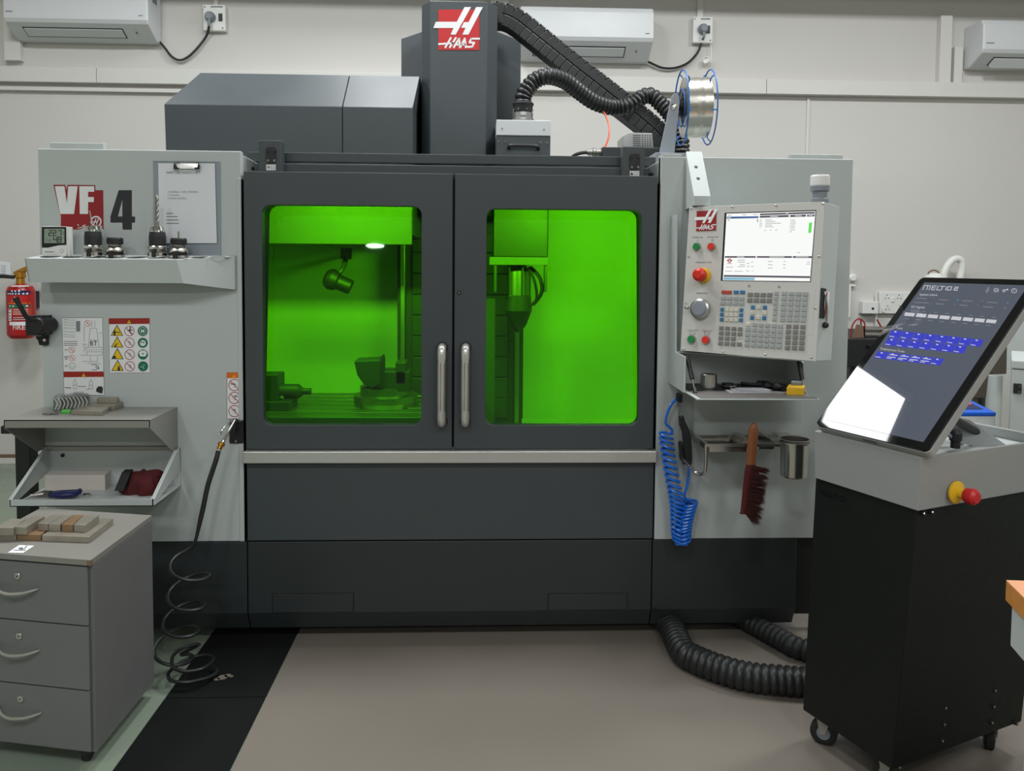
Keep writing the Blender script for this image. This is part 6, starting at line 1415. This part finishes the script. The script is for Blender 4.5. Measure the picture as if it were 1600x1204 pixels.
# casters
def caster(p, ang):
    bb = B(); dx = Vector((math.cos(ang), math.sin(ang), 0)); sd = Vector((-dx.y, dx.x, 0))
    bb.lathe(p+Vector((0, 0, .042))-sd*.014, sd, [(0, .030), (.003, .040), (.025, .040), (.028, .030)], 'black_rubber', 22); wv_ = mk('caster', bb, kio)
    bb = B(); bb.lathe(p+Vector((0, 0, .042))-sd*.016, sd, [(0, .02), (.032, .02)], 'grey_plastic', 16); mk('hub', bb, wv_)
    bb = B()
    for s in (-.02, .02): bb.hexa([p+sd*(s-.0015)+dx*.010+Vector((0, 0, .04)), p+sd*(s+.0015)+dx*.010+Vector((0, 0, .04)), p+sd*(s+.0015)-dx*.006+Vector((0, 0, .04)), p+sd*(s-.0015)-dx*.006+Vector((0, 0, .04))], [p+sd*(s-.0015)+dx*.020+Vector((0, 0, .092)), p+sd*(s+.0015)+dx*.020+Vector((0, 0, .092)), p+sd*(s+.0015)-dx*.020+Vector((0, 0, .092)), p+sd*(s-.0015)-dx*.020+Vector((0, 0, .092))], 'satin_metal')
    bb.cyl(p+Vector((0, 0, .088)), p+Vector((0, 0, .101)), .032, 'chrome', n=16); mk('fork', bb, wv_)
caster(Kb-uk*.285+rk*.05, 2.6); caster(Kb+rk*.50-uk*.06, 1.1); caster(Kb+rk*.06-uk*.06, 2.2); caster(Kb+rk*.50-uk*.28, 1.6)

# ------------------------------------------------------------------ wooden table corner at the right edge
t = thing('wood_table', 'wooden table corner with white panel leg at the right edge', 'table', (1.75, -1.15, 0))
zw1 = .80
a_ = U(1572, 905.5, Z=zw1); e_ = U(1600, 933, Z=zw1); g_ = U(1600, 906.5, Z=zw1)
d1 = (e_-a_).normalized(); d2 = (g_-a_).normalized()
if d2.length < .5: d2 = Vector((1, 0, 0))
h_ = zw1-U(1573, 937, Y=a_.y).z
c = [a_, a_+d1*.8, a_+d1*.8+d2*.9, a_+d2*.9]
b = B(); b.hexa([p-Vector((0, 0, h_)) for p in c], [p-Vector((0, 0, .002)) for p in c], 'wood'); b.hexa([p-Vector((0, 0, .002)) for p in c], c, 'wood_top'); mk('top', b, t, .002)
in_ = a_+d1*.02+d2*.006; zlo_ = U(1577, 1008, Y=in_.y).z
b = B(); b.hexa([Vector((p.x, p.y, zlo_)) for p in (in_, in_+d1*.7, in_+d1*.7+d2*.02, in_+d2*.02)], [Vector((p.x, p.y, zw1-h_)) for p in (in_, in_+d1*.7, in_+d1*.7+d2*.02, in_+d2*.02)], 'light_paint'); mk('side_panel', b, t, .002)
for s_, r_ in ((.06, .06), (.72, .06), (.06, .8), (.72, .8)):
    p_ = a_+d1*s_+d2*r_; b = B(); b.box(p_.x-.02, p_.x+.02, p_.y-.02, p_.y+.02, 0, zw1-h_, 'light_paint'); mk('leg', b, t)

# ------------------------------------------------------------------ floor hoses at the right
fl_ = lambda x, y, z: U(x, y, Z=z)
b = corr([(.70, .45, .055), (.72, .20, .052), (.755, .02, .051), fl_(1066, 1016, .051), fl_(1088, 1030, .051), fl_(1120, 1043, .051), fl_(1165, 1056, .051), fl_(1215, 1062, .051), fl_(1215, 1062, .051)+Vector((.15, -.02, 0)), fl_(1215, 1062, .051)+Vector((.45, -.03, 0))], .047, 'hose_black', .026, .004)
solo('floor_hose', b, 'thick black corrugated hose lying on the floor toward the kiosk', 'hose')
b = corr([(.98, .45, .045), (1.03, .20, .043), (1.09, .05, .042), fl_(1228, 1003, .042), fl_(1252, 1014, .042), fl_(1252, 1014, .042)+Vector((.15, -.07, 0)), fl_(1252, 1014, .042)+Vector((.40, -.12, 0))], .038, 'black_rubber', .026, .004)
solo('floor_hose', b, 'second thick black hose coming from under the machine, partly behind the kiosk', 'hose')

# ------------------------------------------------------------------ things against the back wall at the right
# wall outlets
X0, X1, Z0, Z1 = rect(1374, 456, 1440, 490, WY-.03)
t = thing('outlet_panel', 'white double row outlet panel on the wall behind the kiosk screen', 'outlet', ((X0+X1)/2, WY, Z0))
b = B(); b.box(X0, X1, WY-.03, WY-.001, Z0, Z1, 'white_plastic'); mk('plate', b, t, .004)
fw = lambda x, y: U(x, y, Y=WY-.0308)
for x, y in ((1386, 464), (1405, 464), (1387, 481), (1406, 481)):
    b = B()
    for dx, dy in ((0, -3), (-2.6, 2), (2.6, 2)): b.disc(x+dx, y+dy, .9, 'ink', fw, 8)
    mk('socket', b, t)
for x, y in ((1395, 468), (1380, 484), (1415, 468)):
    b = B(); p_ = U(x, y, Y=WY-.03); b.box(p_.x-.012, p_.x+.012, WY-.036, WY-.03, p_.z-.018, p_.z+.018, 'white_plastic'); mk('switch', b, t, .002)
X0, X1, Z0, Z1 = rect(1348, 471, 1373, 490, WY-.06)
t = thing('network_box', 'small white wall box with a dark mark, left of the outlet panel', 'box', ((X0+X1)/2, WY, Z0))
b = B(); b.box(X0, X1, WY-.06, WY-.001, Z0, Z1, 'white_plastic'); mk('case', b, t, .004)
b = B(); b.disc(1364, 482, 2.2, 'ink', lambda x, y: U(x, y, Y=WY-.0608), 10); mk('mark', b, t)
b = B(); b.tube([U(x, y, Y=WY-.03) for x, y in ((1369, 456), (1370, 480), (1369, 500), (1371, 520))], .006, 'white_plastic', 6); mk('cable', b, t)
# dark bench with its odds and ends
Yd = 1.95
X0, X1, Z0, Z1 = rect(1325, 530, 1560, 573, Yd)
t = thing('dark_bench', 'dark workbench against the wall behind the kiosk', 'bench', ((X0+X1)/2, Yd+.3, 0))
b = B(); b.box(X0, X1, Yd, WY-.02, Z0, Z1, 'black'); mk('drawer_case', b, t, .003)
b = B(); b.lathe(U(1356, 541, Y=Yd), (0, -1, 0), [(0, .012), (.012, .012), (.016, .006)], 'black_gloss', 12); mk('knob', b, t)
for x in (X0+.04, X1-.06):
    b = B(); b.box(x, x+.06, Yd+.05, Yd+.11, 0, Z0, 'darker_paint'); mk('leg', b, t)
b = B(); b.box(X0+.05, X1-.05, Yd+.35, Yd+.37, 0.15, Z0, 'kiosk_grey'); mk('back_panel', b, t)
ZBn = Z1
t = thing('wound_coil', 'brown wound coil with loose red wires on the dark bench', 'coil', tuple(U(1341, 529, Y=Yd+.15)))
b = B(); b.hexa([U(x, y, Y=Yd+.1) for x, y in ((1331, 529), (1350, 529), (1349, 508), (1338, 506))], [U(x, y, Y=Yd+.2) for x, y in ((1331, 529), (1350, 529), (1349, 508), (1338, 506))], 'brown'); mk('winding', b, t, .004)
for k, pts in enumerate([((1329, 528), (1332, 508), (1341, 498), (1350, 503), (1352, 515)), ((1345, 498), (1345, 512), (1340, 525)), ((1370, 499), (1377, 512), (1376, 524))]):
    b = B(); b.tube([U(x, y, Y=Yd+.13) for x, y in pts], .005, 'dark_red', 6); mk('lead', b, t)
for y, lb in ((514, 'bright steel bar lying on the dark bench, upper of two'), (522.5, 'bright steel bar lying on the dark bench, lower of two')):
    b = B(); b.cyl(U(1350, y, Y=Yd+.14), U(1392, y, Y=Yd+.14), .020, 'steel', n=16); solo('steel_rod', b, lb, 'rod')
# white bent pipe and a tissue
b = B(); b.tube([U(x, y, Y=WY-.12) for x, y in ((1474, 436), (1476, 424), (1484, 410), (1494, 404), (1502, 408), (1503, 420), (1500, 436), (1498, 470))]+[U(1498, 480, Y=WY-.08), U(1498, 482, Y=WY+.01)], .026, 'white_plastic', 12); solo('white_pipe', b, 'white bent pipe loop above the kiosk screen', 'pipe')
t = thing('white_kettle', 'small white appliance top peeking above the kiosk screen', 'appliance', (U(1459, 470, Y=WY-.2).x, WY-.2, ZBn))
b = B(); ck = U(1459, 470, Y=WY-.2); hk_ = U(1459, 426, Y=WY-.2).z-ZBn-.004; b.lathe((ck.x, ck.y, ZBn+.001), (0, 0, 1), [(0, .07), (hk_-.03, .07), (hk_, .04)], 'white_plastic', 16); mk('body', b, t)
b = B(); b.tube([U(x, y, Y=WY-.2) for x, y in ((1450, 428), (1453, 424), (1460, 422), (1466, 425), (1469, 432))], .006, 'brown', 6); mk('handle', b, t)
# plug peeking out at the machine's right edge
t = thing('side_plug', 'white round plug and conduit just right of the machine side', 'plug', tuple(U(1331, 440, Y=WY-.04)))
b = B(); b.lathe(U(1330, 434, Y=WY-.002), (0, -1, 0), [(0, .03), (.03, .03), (.04, .02)], 'white_plastic', 16); mk('body', b, t)
b = B(); b.box(U(1324, 446, Y=WY-.03).x, U(1337, 446, Y=WY-.03).x, WY-.03, WY-.001, U(1330, 447, Y=WY-.03).z, U(1330, 444, Y=WY-.03).z, 'white_plastic'); b.box(U(1326, 446, Y=WY-.03).x, U(1330, 446, Y=WY-.03).x, WY-.03, WY-.001, U(1330, 495, Y=WY-.03).z, U(1330, 447, Y=WY-.03).z, 'white_plastic'); mk('conduit', b, t)
# chiller with blue sloped top
Yq = .55
t = thing('chiller', 'white chiller with a blue sloped control top, behind the kiosk strut', 'chiller', (U(1525, 660, Y=Yq).x, Yq+.15, 0))
xa, xb = U(1480, 665, Y=Yq).x, U(1556, 665, Y=Yq).x; z0, z1, z2 = U(1525, 650, Y=Yq).z, U(1525, 644, Y=Yq).z, U(1525, 616, Y=Yq+.22).z
b = B(); b.box(xa, xb, Yq+.002, Yq+.38, .03, z0, 'white_plastic'); mk('body', b, t, .006)
b = B(); b.hexa([(xa, Yq, z0), (xb, Yq, z0), (xb, Yq+.38, z0), (xa, Yq+.38, z0)], [(xa, Yq, z1), (xb, Yq, z1), (xb, Yq+.38, z2), (xa, Yq+.38, z2)], 'blue_box'); mk('cover', b, t, .004)
sl_ = (z2-z1)/.38
fc = lambda fx, fy, h=.001: Vector((xa+(xb-xa)*fx, Yq+.38*fy, z1+(z2-z1)*fy+h))
b = B(); b.rc(.1, .12, .86, .8, 'navy', lambda x, y: fc(x, y, .0015)); pn = mk('control_panel', b, t)
b = B()
for x in (.60, .70, .76): b.rc(x, .50, x+.035, .64, 'led_green', lambda x, y: fc(x, y, .003))
b.rc(.70, .32, .82, .42, 'led_red', lambda x, y: fc(x, y, .003)); b.rc(.25, .3, .36, .36, 'white_print', lambda x, y: fc(x, y, .003)); b.rc(.2, .46, .34, .54, 'white_print', lambda x, y: fc(x, y, .003)); mk('readout', b, pn)
for x in (xa+.04, xb-.04):
    b = B(); b.cyl((x, Yq+.06, 0), (x, Yq+.06, .031), .025, 'black'); mk('foot', b, t)
# dark monitor, tall panel and white cabinet behind
Ym = 1.25
b = B(); b.prism([U(x, y, Y=Ym) for x, y in ((1488, 622), (1541, 622), (1545, 585), (1573, 584), (1574, 538), (1540, 545))], (0, .06, 0), 'wood_olive'); q_ = rect(1500, 610, 1530, 622, Ym); b.box(q_[0], q_[1], Ym+.005, Ym+.05, 0, q_[3], 'wood_olive'); solo('dark_case', b, 'dark olive equipment case seen between screen edge and white cabinet', 'case', None, .004)
b = B(); q_ = rect(1541, 586, 1563, 690, Ym+.3); b.cyl(((q_[0]+q_[1])/2, Ym+.3, 0.02), ((q_[0]+q_[1])/2, Ym+.3, q_[3]), (q_[1]-q_[0])/2, 'light_paint', n=20); solo('grey_column', b, 'pale grey round column behind the chiller', 'column')
b = B(); q_ = rect(1571, 470, 1640, 578, Ym+.2); b.box(q_[0], q_[1], Ym+.2, Ym+.24, q_[2], q_[3], 'light_paint'); b.box(q_[0]+.2, q_[0]+.24, Ym+.2, Ym+.24, 0, q_[2], 'light_paint'); solo('tall_panel', b, 'pale panel board standing above the white cabinet', 'panel')
Yw2 = .35
t = thing('white_cabinet', 'white cabinet with black hinge at the right edge', 'cabinet', (U(1600, 640, Y=Yw2).x, Yw2+.2, 0))
xw0 = U(1577, 640, Y=Yw2).x; zwt = U(1590, 562, Y=Yw2).z; zmd = U(1590, 577, Y=Yw2).z
wd, dd = Vector((.83, -.56, 0)), Vector((.56, .83, 0)); w0_ = Vector((xw0, Yw2, 0))
def cab(z0, z1, o, mt): 
    c_ = [w0_+wd*(-o)-dd*o, w0_+wd*.6-dd*o, w0_+wd*.6+dd*.45, w0_-wd*o+dd*.45]
    return B().hexa([Vector((p.x, p.y, z0)) for p in c_], [Vector((p.x, p.y, z1)) for p in c_], mt)
mk('body', cab(.02, zmd, -.003, 'light_paint'), t, .003); mk('lid', cab(zmd+.003, zwt, 0, 'light_paint'), t, .006)
q_ = rect(1581.5, 598, 1592, 613, Yw2)
hp = lambda x, z, o: w0_+wd*x-dd*o+Vector((0, 0, z))
b = B(); b.hexa([hp(.012, q_[2], .008), hp(.042, q_[2], .008), hp(.042, q_[2], -.004), hp(.012, q_[2], -.004)], [hp(.012, q_[3], .008), hp(.042, q_[3], .008), hp(.042, q_[3], -.004), hp(.012, q_[3], -.004)], 'black'); hg = mk('hinge', b, t, .002)
for y in (602, 610.5):
    b = B(); b.lathe(hp(.034, U(1588, y, Y=Yw2).z, .008), -dd, [(0, .005), (.003, .004)], 'chrome', 8); mk('screw', b, hg)
